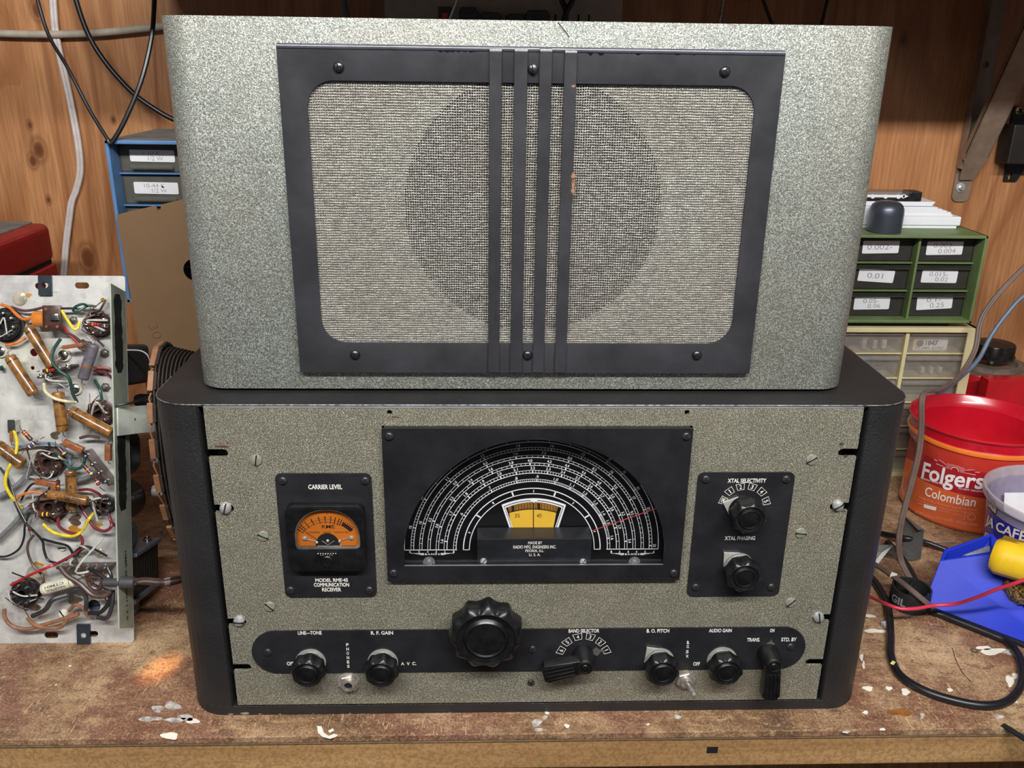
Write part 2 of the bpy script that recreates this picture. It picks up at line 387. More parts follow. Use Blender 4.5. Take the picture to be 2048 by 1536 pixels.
# ------------------------------------------------------------------ workbench
wb = empty('workbench', (0, 280, -900), 'worn brown wooden workbench top stained and spotted with white paint, carrying everything', 'workbench')
bt = MB(); bt.box(-1400, 1400, -25, WY - 1, -6.5, 0, .8)
random.seed(3)
def blot(u, v, ru, rv, mi=1, seed=0, z=0.0, h=.25):
    """irregular dried paint blot lying on the bench"""
    rnd = random.Random(seed + int(u * 7 + v)); n = 22; ph = [rnd.uniform(0, 6.3) for _ in range(4)]
    pts = []
    for i in range(n):
        a = 2 * pi * i / n; k = 1 + .16 * sin(2 * a + ph[0]) + .14 * sin(3 * a + ph[1]) + .08 * sin(5 * a + ph[2])
        p = PZ(u + ru * k * cos(a), v + rv * k * sin(a), z); pts.append((p.x, p.y))
    bt.prism([pts], z + .01, z + h, 'xy', mi=mi)
for i, (u, v, ru, rv, mi) in enumerate([(1778, 1377, 6, 4, 1), (1811, 1384, 9, 6, 1), (1736, 1377, 9, 5, 1), (1731, 1425, 6, 3, 1), (1765, 1459, 5, 3, 1), (1693, 1464, 8, 3, 2),
        (315, 1418, 10, 8, 2), (345, 1412, 15, 8, 2), (300, 1438, 22, 5, 2), (350, 1440, 24, 4, 2), (372, 1435, 16, 6, 2), (385, 1442, 12, 6, 1), (340, 1472, 15, 8, 1),
        (1080, 1460, 12, 3, 2), (1073, 1446, 9, 8, 2), (1090, 1435, 5, 4, 2), (1094, 1426, 4, 3, 1), (1134, 1452, 5, 4, 1), (1296, 1449, 3, 2, 1), (1355, 1434, 7, 4, 2),
        (1740, 1232, 10, 3, 1), (1750, 1262, 20, 4, 1), (1723, 1315, 3, 8, 1), (1727, 1330, 3, 7, 1), (1985, 1303, 26, 6, 1), (1968, 1296, 14, 4, 1), (2020, 1304, 14, 5, 2), (2020, 1362, 9, 10, 1), (2030, 1352, 5, 6, 1), (1900, 1380, 6, 3, 1), (2028, 1402, 7, 4, 1),
        (140, 1332, 3, 1.5, 1), (112, 1370, 2, 1, 1), (1844, 1432, 4, 5, 2), (1998, 1434, 8, 4, 2)]):
    blot(u, v, ru, rv, mi, i)
pts = [(634, 1452), (636, 1466), (645, 1474), (660, 1478), (672, 1474), (676, 1470), (668, 1468), (657, 1472), (648, 1466), (643, 1453)]
bt.prism([[tuple(PZ(u, v, 0)[:2]) for u, v in pts]], .01, .25, 'xy', mi=1)
pts = [(656, 1462), (666, 1457), (668, 1461), (660, 1466)]
bt.prism([[tuple(PZ(u, v, 0)[:2]) for u, v in pts]], .01, .25, 'xy', mi=1)
blot(1801, 1425, 20, 8, 3)
DRIP = M('dried_white_paint', (232, 226, 212), .6, wear=.08); DRIP2 = M('thin_smeared_white_paint', (186, 178, 172), .6, wear=.35, scale=200)
AMB = M('dried_amber_varnish', (150, 98, 48), .3, wear=.2); INK = M('dark_stain', (62, 48, 42), .6, wear=.4, scale=120)
bt.build('tabletop', [BENCH, DRIP, DRIP2, AMB], wb)
eb = MB(); eb.box(-1400, 1400, -24, 0, -37, -6.8, 1.2); eb.box(-1400, 1400, -24.6, -10, -9.5, -6.6, 1, mi=1)
p = PY(1425, 1501, -25); eb.box(p.x - 4.5, p.x + 4.5, -24.6, -23, p.z - 3, p.z + 3, mi=2)
eb.build('edge_board', [EDGE, EDGE2, HOLE], wb)
MB().box(-1400, 1400, 570, 598, -70, -7).build('rear_rail', EDGE, wb)
for x in (-1330, 1260):
    for y in (-10, 530): MB().box(x, x + 70, y, y + 60, -900, -7 if y > 0 else -37).build('leg', EDGE, wb)
# ------------------------------------------------------------------ shelf over the bench and its brackets
SHZ = 602; SHY = 280
sh = MB().box(-430, 1400, SHY, WY - 1, SHZ, SHZ + 18, 1).build('wall_shelf', woodmat('shelf_pine', (150, 104, 62), (190, 140, 92)))
tag(sh, 'wooden shelf running above the bench, out of the picture above the speaker', 'shelf')
BRK = M('brown_grey_painted_steel', (146, 128, 112), .4, .35, wear=.12, scale=60)
def bracket(u0, v0, label):
    p = PY(u0, v0, WY - 1); x = p.x; zb = p.z
    t = empty('shelf_bracket', (x, WY, zb), label, 'shelf bracket', 'steel shelf brackets')
    b = MB()
    b.prism([rrect(x - 12, x + 12, zb, SHZ, [8, 8, .1, .1]), circ(x, PY(1963, 129, WY - 1).z, 4.2, 16)], WY - 3, WY - .2, 'xz')
    b.box(x - 13, x - 11, WY - 14, WY - .3, zb + 45, SHZ)
    b.build('wall_leg', BRK, t)
    q = MB(); z0 = zb + 30; A = Vector((x + 1, WY - 6, z0)); B = Vector((x + 1, 482, SHZ - 6)); L = (B - A).length; dr = (B - A).normalized()
    mt = fr(A, dr, (1, 0, 0))
    # channel: web plus two lips, tapering at the foot
    q.prism([[(-9, 0), (9, 0), (16, 40), (16, L), (-16, L), (-16, 40)]], -1, 1, 'xz', mat=fr(A, (0, -dr.z, dr.y), (0, 0, 1)) if False else Matrix.Translation(A) @ Matrix(((1, 0, 0, 0), (0, dr.z, dr.y, 0), (0, -dr.y, dr.z, 0), (0, 0, 0, 1))))
    TM = Matrix.Translation(A) @ Matrix(((1, 0, 0, 0), (0, dr.z, dr.y, 0), (0, -dr.y, dr.z, 0), (0, 0, 0, 1)))
    for sx in (-16, 14): q.box(sx, sx + 2, -1, 9, 30, L, .4, mat=TM)
    q.build('diagonal_brace', BRK, t)
    MB().box(x - 13, x + 13, SHY + 5, WY - 1, SHZ - 3, SHZ - .3, .5).build('shelf_leg', BRK, t)
    s = PY(1921, 375, WY - 3) if u0 > 1000 else Vector((x, WY - 3, zb + 8))
    hs = MB(); hs.lathe([(6.2, 0), (6.2, 1), (4, 1.6)], fr((s.x, WY - 3, s.z)), 20); hs.lathe([(3.6, 1.2), (3.6, 4.2), (2.8, 4.8), (0, 4.8)], fr((s.x, WY - 3, s.z)), 6, smooth=False)
    hs.build('hex_bolt', STEEL, t)
    return t
bracket(1918, 403, 'brown steel shelf bracket with diagonal brace on the wall right of the speaker')

# ================================================================== the receiver
rx = empty('radio_receiver', (0, 150, 0), 'wide black and grey-green vintage communication receiver with dials and knobs, on the bench', 'radio receiver')
HW, HT, DEP, CRAD = 283.4, 277.7, 330, 30
ZB, ZT = 11.6, 276.2
def plan(hw, y0, y1, r, n=8): return rrect(-hw, hw, y0, y1, r, n)
cb = MB()
cb.prism([plan(HW, 0, DEP, CRAD)], HT - 2, HT, 'xy', .5)
cb.prism([plan(HW, 0, DEP, CRAD)], 0, 9.5, 'xy', .7, mi=2)
outer = []; inner = []
def arc(cx, cy, r, a0, a1, n=9): return [(cx + r * cos(radians(a0 + (a1 - a0) * i / (n - 1))), cy + r * sin(radians(a0 + (a1 - a0) * i / (n - 1)))) for i in range(n)]
def cshape(hw, y0, y1, r, xo): return [(-xo, y0)] + arc(-hw + r, y0 + r, r, 270, 180) + arc(-hw + r, y1 - r, r, 180, 90) + arc(hw - r, y1 - r, r, 90, 0) + arc(hw - r, y0 + r, r, 0, -90) + [(xo, y0)]
cb.prism([cshape(HW, 0, DEP, CRAD, 246.2) + cshape(HW - 2.5, 2.5, DEP - 2.5, CRAD - 2.5, 246.2)[::-1]], 9.4, HT - 1.9, 'xy')
for x0 in (-246.5, 245.5): cb.box(x0, x0 + 1, 0, 14, 9.4, HT - 2, mi=1)
cb.box(-246, 246, 34, 36, 9, HT - 2, mi=1)
chips = M('bare_metal_chips', (150, 136, 116), .5, .3, wear=.3, scale=300)
cab = cb.build('cabinet', [CRINK2, HOLE, CRINK2], rx)
# chipped bare patches along the lower front edge and the top rim
rnd = random.Random(5)
def chip(x, z, a, b, y=-.12):
    ch = MB(); ch.prism([[(x + a * (1 + .3 * rnd.uniform(-1, 1)) * cos(t * pi / 5), z + b * (1 + .3 * rnd.uniform(-1, 1)) * sin(t * pi / 5)) for t in range(10)]], y, y + .3, 'xz'); ch.build('paint_chip', chips, cab)
for (u, v, a, b) in ((490, 1427, 3.4, 1.2), (462, 1428, 2, .7), (520, 1428, 1.5, .5), (560, 1428, 1, .5), (700, 1427, 1.2, .4), (1700, 1415, 1.2, .5), (627, 1427, .8, .4), (900, 1426, .7, .3)):
    p = PY(u, v, 0); chip(p.x, max(p.z, b + .4), a, b)
# painted highlight line round the top front edge, copper-coloured wear on the right edge
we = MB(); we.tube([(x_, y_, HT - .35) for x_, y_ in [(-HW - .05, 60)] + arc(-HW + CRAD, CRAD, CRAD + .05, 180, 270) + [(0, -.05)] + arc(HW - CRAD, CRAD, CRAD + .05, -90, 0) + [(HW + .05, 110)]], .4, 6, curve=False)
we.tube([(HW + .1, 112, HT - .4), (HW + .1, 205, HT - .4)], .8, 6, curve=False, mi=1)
we.build('edge_wear_and_highlight', [M('grey_edge_highlight', (122, 122, 126), .4, .4, wear=.5, scale=300), M('copper_brown_wear', (134, 96, 74), .6, wear=.3, scale=300)], rx)
# front panel with rack slots
slotz = [239.6, 194.0, 92.7, 49.0]
def panel_outline():
    p = [(-241.3, ZB), (241.3, ZB)]
    for z in slotz[::-1]:
        p += [(241.3, z - 3.3)] + [(241.3 - 11 + 3.3 * cos(radians(a)), z + 3.3 * sin(radians(a))) for a in (270, 240, 210, 180, 150, 120, 90)] + [(241.3, z + 3.3)]
    p += [(241.3, ZT), (-241.3, ZT)]
    for z in slotz:
        p += [(-241.3, z + 3.3)] + [(-241.3 + 11 + 3.3 * cos(radians(a)), z + 3.3 * sin(radians(a))) for a in (90, 60, 30, 0, -30, -60, -90)] + [(-241.3, z - 3.3)]
    return p
h1, h2 = PY(779, 825, -1), PY(1374, 825, -1)
fp = MB(); fp.prism([panel_outline(), [(-104, 140), (104, 140), (104, 251), (-104, 251)][::-1], circ(h1.x, h1.z, 2.0, 14), circ(h2.x, h2.z, 2.0, 14)], -1.2, 1.6, 'xz', .35)
fp.box(-241.2, 241.2, -1.35, 1.4, ZT - .8, ZT + .12, .1, mi=1)  # bright strip paints the light caught by the panel's top edge
rust = M('rusty_chips', (84, 54, 42), .7, wear=.3, scale=300)
for (u, v, a, b) in ((446, 893, 6, .8), (1683, 888, 1.6, 1.4), (1692, 912, 2, 1.2), (1688, 1023, 1.8, .9), (790, 834, 3, .6), (1645, 858, .8, .6), (455, 886, 1, .4)):
    p = PY(u, v, -1.3); fp.prism([[(p.x + a * cos(t * pi / 5) * rnd.uniform(.7, 1.2), p.z + b * sin(t * pi / 5) * rnd.uniform(.7, 1.2)) for t in range(10)]], -1.35, -1.1, 'xz', mi=2)
fp_o = fp.build('front_panel', [HAM_P, M('bright_edge', (214, 216, 214), .3, .8), rust], rx)
# --- screws
def phillips(name='screw', r=3.3, h=1.8, mat=BSCREW, spin=.3):
    b = MB(); b.lathe([(r, 0), (r, h * .35), (r * .85, h * .75), (r * .5, h), (0, h * 1.03)], fr((0, 0, 0)), 20)
    for k in (0, 1):
        b.box(-r * .62, r * .62, -r * .12, r * .12, h * .80, h * 1.09, mi=1, mat=fr((0, 0, 0), spin=spin + k * pi / 2))
    return b, [mat, HOLE]
def slotted(r=4.4, h=1.6, mat=PSCREW, ang=0., dome=1.):
    b = MB(); b.lathe([(r, 0), (r, h * .3), (r * .9, h * .7), (r * .55, h * .95), (0, h)] if dome else [(r, 0), (r * .97, h * .9), (0, h)], fr((0, 0, 0)), 24)
    b.box(-r * .98, r * .98, -r * .11, r * .11, h * .45, h * 1.06, mi=1, mat=fr((0, 0, 0), spin=ang))
    return b, [mat, HOLE]
def place(src, parent, u, v, y, name=None, first=[None]):
    p = PY(u, v, y); off = OFF[parent.name]
    o = dup(src, Vector((p.x, y, p.z)) - off, parent=parent); return o
def screwset(b_m, parent, uvs, y, name='screw', spins=None, label=None):
    b, m_ = b_m; src = b.build(name, m_, None, True)
    for i, (u, v) in enumerate(uvs):
        p = PY(u, v, y - .8); loc = (Vector((p.x, y, p.z)) - OFF[parent.name]) * MM
        o = src if i == 0 else src.copy()
        if i: COL.objects.link(o)
        o.parent = parent; o.location = loc; o.rotation_euler = (0, (spins[i] if spins else i * .7), 0); OFF[o.name] = Vector((p.x, y, p.z))
        if label: o['label'] = label
screwset(slotted(), fp_o, [(512, 921), (526, 1073), (539, 1214), (1624, 920), (1602, 1067), (1582, 1206)], -1.2, 'slotted_screw', [-1.4, .45, .75, -.55, .1, -.8], 'grey painted slotted screw')
screwset(slotted(4.4, 3.6, STEEL), fp_o, [(451, 1016), (478, 1242), (1676, 1011), (1637, 1234)], -1.2, 'rack_screw', [-1.3, .05, -.6, 1.4], 'shiny steel rack screw')
screwset(phillips(r=2.9), fp_o, [(1062, 1366)], -1.2, 'screw')
# --- dial plate
DY = -6.5
a0, a1 = PY(765, 857, DY), PY(1357, 1160, DY)
X0, X1, Z0, Z1 = -113.5, 114.3, a1.z, a0.z
q = [PY(u, v, DY) for u, v in ((809, 1131), (1326, 1131), (1067, 878), (810, 1096))]
ox0, ox1, oz0, ozt, ozs = q[0].x, q[1].x, q[0].z, q[2].z, q[3].z
ocx = (ox0 + ox1) / 2; hw_ = (ox1 - ox0) / 2; rise = ozt - ozs; RR = (hw_ * hw_ + rise * rise) / (2 * rise); ocz = ozt - RR
aa = atan2(ozs - ocz, hw_)
opening = [(ox0, oz0), (ox1, oz0)] + [(ocx + RR * cos(aa + (pi - 2 * aa) * i / 40), ocz + RR * sin(aa + (pi - 2 * aa) * i / 40)) for i in range(41)]
dp = MB(); dp.prism([rrect(X0, X1, Z0, Z1, 1), opening], DY, -4.2, 'xz', .9, seg=3)
for bx in ((X0, X0 + 1.5, Z0, Z1), (X1 - 1.5, X1, Z0, Z1), (X0, X1, Z0, Z0 + 1.5), (X0, X1, Z1 - 1.5, Z1)): dp.box(bx[0], bx[1], -5, -1.2, bx[2], bx[3])
dpo = dp.build('dial_plate', [M('dial_plate_enamel', (30, 30, 33), .4, wear=.25, scale=30)], rx)
screwset(phillips(), dpo, [(778, 873), (1373, 873), (787, 1147), (1348, 1147)], DY)
# well walls and dial scale (about 14 mm behind the plate)
SY = 16.0
RK = (PY(1318, 1099, SY).x - PY(810, 1099, SY).x) / (PY(1318, 1099, 5).x - PY(810, 1099, 5).x)
dw = MB(); dw.box(ox0 - 12, ox1 + 12, SY, SY + 1.2, oz0 - 12, ozt + 12)
for z in (oz0 - 12, ozt + 11): dw.box(ox0 - 12, ox1 + 12, 2, SY, z, z + 1)
dso = dw.build('dial_scale', [DIALG], rx)
mk = MB(); YS = SY - .15
def ap(x, y): return PY(760 + x / 3.2, 840 + y / 3.2, SY)
cen = PY(1064.0, 1098.9, SY); DCX, DCZ = -.7, cen.z
def flat(poly, y0=YS, y1=SY + .1, mi=0, mb=None): (mb or mk).prism([poly], y0, y1, 'xz', mi=mi)
def ringseg(r0, r1, t0, t1, n=None, mb=None, mi=0, y0=None):
    r0 *= RK; r1 *= RK
    n = n or max(2, int(abs(t1 - t0) * r1 / 3)); y0 = YS if y0 is None else y0; vs = []; fs = []
    for i in range(n + 1):
        t = t0 + (t1 - t0) * i / n
        for r in (r0, r1): vs.append((DCX + r * cos(t), y0, DCZ + r * sin(t)))
    for i in range(n): fs.append((2 * i, 2 * i + 1, 2 * i + 3, 2 * i + 2))
    (mb or mk).add(vs, fs, mi)
bands = [(60.4, .8, [('.6', 540, 597), ('.7', 717, 437), ('.8', 878, 378), ('.9', 1006, 368), ('1.0', 1122, 383), ('1.1', 1222, 420), ('1.2', 1307, 468), ('1.3', 1375, 527), ('1.4', 1422, 598), ('1.5', 1452, 655), ('1.6', 1480, 755)], 10, .45),
         (67.6, .9, [('1.6', 413, 770), ('1.7', 473, 590), ('1.8', 570, 475), ('1.9', 673, 400), ('2.0', 775, 350), ('2.1', 875, 328), ('2.2', 978, 316), ('2.3', 1073, 320), ('2.4', 1163, 340), ('2.5', 1253, 378), ('2.6', 1335, 427), ('2.7', 1408, 487), ('2.8', 1475, 570), ('2.9', 1523, 685)], 5, .45),
         (73.9, .8, [('3.0', 380, 670), ('3.2', 473, 495), ('3.4', 597, 388), ('3.6', 720, 318), ('3.8', 845, 278), ('4.0', 960, 262), ('4.2', 1080, 266), ('4.4', 1190, 292), ('4.6', 1293, 338), ('4.8', 1393, 398), ('5.0', 1480, 485), ('5.2', 1553, 598), ('5.4', 1597, 775)], 4, .3),
         (80.4, .8, [('5.5', 333, 630), ('6.0', 495, 395), ('6.5', 685, 275), ('7.0', 870, 222), ('7.5', 1045, 212), ('8.0', 1207, 242), ('8.5', 1362, 312), ('9.0', 1500, 422), ('9.5', 1612, 592)], 5, .3),
         (86.8, .8, [('10', 265, 645), ('11', 447, 370), ('12', 665, 222), ('13', 885, 162), ('14', 1095, 163), ('15', 1290, 218), ('16', 1475, 327), ('17', 1625, 492)], 10, .3),
         (93.4, .9, [('18', 200, 675), ('19', 285, 488), ('29', 1455, 247), ('30', 1558, 323), ('31', 1652, 425), ('32', 1722, 560), ('33', 1763, 805)], 10, .4)]
for r, hw2, labs, sub, wln in bands:
    ringseg(r - hw2 - wln - .1, r - hw2, 0, pi); ringseg(r + hw2, r + hw2 + .34, 0, pi)
    angs = []
    for s_, x, y in labs:
        a = atan2((828 - y) / .905, x - 985); angs.append(a)
        rr = (r + hw2 + 2.2) * RK; px, pz = DCX + rr * cos(a), DCZ + rr * sin(a); wd = (1.15 if '.' in s_ else 1.25) * len(s_)
        M4 = Matrix.Translation((px, 0, pz)) @ Matrix.Rotation(-(a - pi / 2), 4, 'Y')
        mk.text(s_, -wd / 2, wd / 2, -1.15, 1.15, YS, .012, mat=M4, thick=.05)
        ringseg(r - hw2, r + hw2, a - .45 / r, a + .45 / r, 1)
    ext = [pi - .015] + angs + [.015]
    for i in range(len(ext) - 1):
        k = sub if 0 < i < len(ext) - 2 else max(1, int(sub * abs(ext[i] - ext[i + 1]) / abs(ext[1] - ext[2])))
        if 18.5 < r - 75 < 19 and i == 2: k = 46
        for j in range(1, k):
            t = ext[i] + (ext[i + 1] - ext[i]) * j / k; ringseg(r - hw2, r + hw2, t - .14 / r, t + .14 / r, 1)
ringseg(99.2, 99.7, 0, .6); ringseg(99.2, 99.7, pi - .5, pi)
for r0_, r1_ in ((53.2, 54), (48.6, 49.3)): ringseg(r0_, r1_, 0, pi)
for t in (radians(16 + 0), ): pass
for (x, y) in ((648, 612), (858, 472), (1118, 474), (1326, 614)):
    a = atan2((828 - y) / .905, x - 985); ringseg(49, 53.5, a - .012, a + .012, 1)
for s_, x, y in (('0', 586, 715), ('1', 740, 530), ('2', 987, 458), ('3', 1230, 535), ('4', 1372, 713)):
    a = atan2((828 - y) / .905, x - 985); M4 = Matrix.Translation((DCX + 51.2 * RK * cos(a), 0, DCZ + 51.2 * RK * sin(a))) @ Matrix.Rotation(-(a - pi / 2), 4, 'Y')
    mk.text(s_, -.55, .55, -1, 1, YS, .02, mat=M4, thick=.05)
for x0, x1 in ((-99.7, -58.6), (58.6, 99.7), (-54, -48.6), (48.6, 54)): flat([(DCX + x0 * RK, DCZ - .3), (DCX + x1 * RK, DCZ - .3), (DCX + x1 * RK, DCZ + .3), (DCX + x0 * RK, DCZ + .3)])
for side, xs, digs in ((0, (192, 250, 305, 360, 415, 472), '654321'), (1, (1480, 1533, 1588, 1641, 1696, 1752), '123456')):
    for x, d_ in zip(xs, digs):
        p = ap(x, 843); mk.text(d_, p.x - .55, p.x + .55, p.z - .95, p.z + .95, YS, .02, thick=.05)
    c = ap(335 if side == 0 else 1614, 858); mk.text('BANDS', c.x - 5.8, c.x + 5.8, c.z - .8, c.z + .8, YS, .02, thick=.05, spacing=1.4)
    for sg in (-1, 1):
        for k, (l0, l1) in enumerate(((6.6, 17.2), (6.6, 13.5), (6.6, 11), (6.6, 9.5))):
            z = c.z + .75 - k * .48; xa, xb = sorted((c.x + sg * l0, c.x + sg * l1)); flat([(xa, z - .12), (xb, z - .12), (xb, z + .12), (xa, z + .12)])
        xx = c.x + sg * 17.1; flat([(xx - .12, c.z + .6), (xx + .12, c.z + .6), (xx + .12, c.z + 2), (xx - .12, c.z + 2)])
mk.build('scale_markings', [DIALW], dso)
# vernier window
def vpoly(pts): return [(ap(x, y).x, ap(x, y).z) for x, y in pts]
def arch(x0, x1, ye, ym, n=10): return [(x0 + (x1 - x0) * i / n, ye + (ym - ye) * (1 - (2 * i / n - 1) ** 2)) for i in range(n + 1)]
vw = MB()
vw.prism([vpoly([(846, 740)] + [(1125, 740)] + arch(1190, 778, 542, 500)), vpoly([(858, 738), (1112, 738)] + arch(1176, 792, 550, 511))[::-1]], SY - .5, SY - .1, 'xz')
vw.prism([vpoly([(862, 736), (1108, 736)] + arch(1170, 797, 555, 517)), vpoly([(866, 734), (1104, 734)] + arch(1162, 805, 560, 523))[::-1]], SY - .45, SY - .1, 'xz')
vw.prism([vpoly([(960, 511), (1010, 511), (985, 528)])], SY - .6, SY - .1, 'xz')
vo = vw.build('vernier_frame', [DIALW], rx)
YEL = M('aged_yellow_card', (232, 184, 58), .55, wear=.05, scale=20); YEL2 = M('amber_shaded_card', (150, 104, 40), .55, wear=.1)
vy = MB(); vy.prism([vpoly([(850, 738), (1100, 738), (1128, 590)] + arch(1128, 826, 590, 568)[1:])], SY - .4, SY - .1, 'xz')
vy.prism([vpoly([(826, 590)] + arch(826, 1130, 590, 568)[1:] + arch(1140, 818, 552, 526))], SY - .38, SY - .1, 'xz', mi=1)
vyo = vy.build('vernier_card', [YEL, YEL2], rx)
vm = MB()
vm.prism([vpoly(arch(826, 1130, 592, 570) + arch(1130, 826, 587, 565))], SY - .6, SY - .3, 'xz')
for i in range(17):
    x = 832 + i * 18.4; k = (x - 980) / 152; yb = 568 + 22 * k * k; wd = 9 if i in (1, 10, 17) else 1.2
    if x < 1135: vm.prism([vpoly([(x - wd, yb), (x + wd, yb), (x + wd, yb - 38), (x - wd, yb - 38)])], SY - .6, SY - .3, 'xz')
vm.prism([vpoly([(979, 528), (984, 528), (984, 738), (979, 738)])], SY - .8, SY - .3, 'xz')
for s_, x in (('35', 878), ('40', 1018)):
    a, b = ap(x - 16, 623), ap(x + 16, 598); vm.text(s_, a.x, b.x, a.z, b.z, SY - .4, .0, thick=.1)
vm.build('vernier_markings', [M('brown_black_ink', (34, 28, 18), .6)], vyo)
# nameplate ledge in the dial window
nb = MB(); A, B = ap(620, 728), ap(1352, 925)
nA = PY(760 + 622 / 3.2, 840 + 762 / 3.2, -3); nB = PY(760 + 1348 / 3.2, 840 + 925 / 3.2, -3)
nb.box(nA.x, nB.x, -3, SY - 1, nB.z - 1, nA.z, .5)
no = nb.build('nameplate', [M('satin_black_plate', (36, 37, 41), .35, wear=.25, scale=30)], rx)
for s_, x0, x1, y0, y1 in (('MADE BY', 948, 1038, 777, 795), ('RADIO MFG. ENGINEERS INC.', 853, 1128, 802, 823), ('PEORIA, ILL.', 930, 1050, 828, 848), ('U. S. A.', 953, 1027, 853, 871)):
    a, b = PY(760 + x0 / 3.2, 840 + y1 / 3.2, -3), PY(760 + x1 / 3.2, 840 + y0 / 3.2, -3); nt = MB(); nt.text(s_, a.x, b.x, a.z, b.z, -3, .012, thick=.1); nt.build('lettering', [WHITE], no)
screwset(slotted(2.6, 1.6, STEEL), no, [(967, 1123), (1166, 1124)], -3, 'slotted_screw', [-.9, -.9])
# red hairline pointer
rp = MB(); a, b = PY(760 + 1357 / 3.2, 840 + 709 / 3.2, 3), PY(760 + 1766 / 3.2, 840 + 567 / 3.2, 3)
rp.tube([a, b], .3, 6); rp.build('red_pointer', [M('red_pointer_paint', (196, 44, 56), .4)], rx)
# window glass and its screws
gl = MB(); gl.prism([[(ox0 - 3, oz0 + .3), (ox1 + 3, oz0 + .3)] + opening[2:]], -3.6, -2.9, 'xz')
def glassmat():
    t = NT('clear_window'); tr = t.node('ShaderNodeBsdfTransparent'); tr.inputs[0].default_value = (.98, .98, .98, 1); g = t.node('ShaderNodeBsdfGlossy'); g.inputs['Roughness'].default_value = .04
    mx = t.node('ShaderNodeMixShader'); mx.inputs[0].default_value = .05; t.link(tr.outputs[0], mx.inputs[1]); t.link(g.outputs[0], mx.inputs[2]); t.link(mx.outputs[0], t.out.inputs[0]); return t.m
glass = glassmat()
gl.build('dial_window', [glass], rx)
gw = MB(); gw.lathe([(4.6, 0), (4.6, .6), (4, .8), (2.9, .9), (2.8, 2), (1.6, 2.8), (0, 3)], fr((0, 0, 0)), 22)
screwset((gw, [M('clear_nylon_washer', (128, 128, 130), .25, .5)]), dpo, [(858, 1125), (1269, 1125)], -3.7, 'window_stud')
lip = MB(); lip.box(ox0, ox1, DY - .2, DY + .3, oz0 - .5, oz0 + .1); lip.build('bright_lip', [M('bright_edge', (1, 1, 1))], dpo)  # pale line along the lower edge of the window opening
# --- small plates
def plate(name, u0, v0, u1, v1, r, y=-2.4):
    a, b = PY(u0, v0, y), PY(u1, v1, y); o = MB().prism([rrect(a.x, b.x, b.z, a.z, r)], y, -1.1, 'xz', .35).build(name, [PLATE], rx); return o
mp_ = plate('meter_plate', 549, 947, 754, 1194, 5)
xp_ = plate('crystal_plate', 1397, 945, 1557, 1192, 5)
xa = PY(1397, 945, -2.4)
screwset(phillips(), mp_, [(565, 962), (730, 962), (581, 1181), (739, 1181)], -2.4)
screwset(phillips(), xp_, [(1412, 959), (1573, 959), (1392, 1175), (1543, 1175)], -2.4)
sa, sb = PY(700, 1261, -2.4), PY(1500, 1338, -2.4)
cs_ = MB().prism([rrect(-225, 224.6, 43.6, 84.8, 20.4, 12)], -2.4, -1.1, 'xz', .35).build('control_strip', [PLATE], rx)
screwset(phillips(), cs_, [(535, 1305), (1065, 1299), (1582, 1294)], -2.4)
def T(par, s_, u0, v0, u1, v1, y=-2.4, bold=.024, **k):
    a, b = PY(u0, v1, y), PY(u1, v0, y); mb = MB(); mb.text(s_, a.x, b.x, a.z, b.z, y, bold, thick=.1, **k); mb.build('lettering', [WHITE], par)
T(mp_, 'CARRIER LEVEL', 617, 969, 684, 978.5); T(mp_, 'MODEL RME·45', 631, 1156.6, 695.6, 1164); T(mp_, 'COMMUNICATION', 628, 1165.5, 698, 1173.5); T(mp_, 'RECEIVER', 644.4, 1175.2, 682, 1183)
def boxed(par, s_, u, v, ang, y=-2.4, w0=5.2, w1=6.9, h=5.5):
    mb = MB(); p = PY(u, v, y); R4 = Matrix.Translation((p.x, 0, p.z)) @ Matrix.Rotation(ang, 4, 'Y')
    o = [(-w0 / 2, -h / 2), (w0 / 2, -h / 2), (w1 / 2, h / 2), (-w1 / 2, h / 2)]; k = .88
    mb.prism([o, [(a * k, b * (k + .02)) for a, b in o][::-1]], y - .1, y, 'xz', mat=R4)
    wd = (.38 if s_ == '1' else .95) if len(s_) == 1 else 2.0; mb.text(s_, -wd, wd, -1.7, 1.7, y, .012, mat=R4, thick=.1); mb.build('position_mark', [WHITE], par)
T(xp_, 'XTAL SELECTIVITY', 1455, 957, 1533, 965.5); T(xp_, 'XTAL PHASING', 1449, 1072.2, 1511, 1080.3)
for s_, x, y in (('OFF', 317, 735), ('1', 365, 668), ('2', 443, 636), ('3', 528, 636), ('4', 597, 672), ('5', 630, 740)):
    boxed(xp_, s_, 1360 + x / 3.657, 800 + y / 3.657, atan2(x - 478, 800 - y))
T(cs_, 'LINE—TONE', 596, 1262, 643, 1269.5); T(cs_, 'R. F. GAIN', 742, 1262, 786, 1269.5); T(cs_, 'OFF', 574, 1323.5, 587.5, 1331); T(cs_, 'A  V  C.', 802, 1324, 832.5, 1330.5)
for i, c_ in enumerate('PHONES'): T(cs_, c_, 692.5 + i * .4, 1286.5 + i * 8.6, 697 + i * .4, 1292.5 + i * 8.6)
T(cs_, 'BAND SELECTOR', 1137, 1257.8, 1199, 1265.5); T(cs_, 'B. O. PITCH', 1293, 1257.8, 1339, 1265.5); T(cs_, 'AUDIO GAIN', 1417.5, 1257.3, 1464, 1264.8)
T(cs_, 'ON', 1539.5, 1257.3, 1549.5, 1264.5); T(cs_, 'TRANS.', 1493.5, 1275.6, 1520.6, 1283.3); T(cs_, 'STD. BY', 1562, 1275, 1593.7, 1282.8); T(cs_, 'OFF', 1386, 1324, 1400, 1331.5)
for s_, u, v in (('B.', 1376.5, 1285), ('O.', 1376, 1293), ('S', 1374.5, 1303.5), ('W.', 1374.5, 1312.5)): T(cs_, s_, u - 3, v - 3.2, u + 3, v + 3.2)
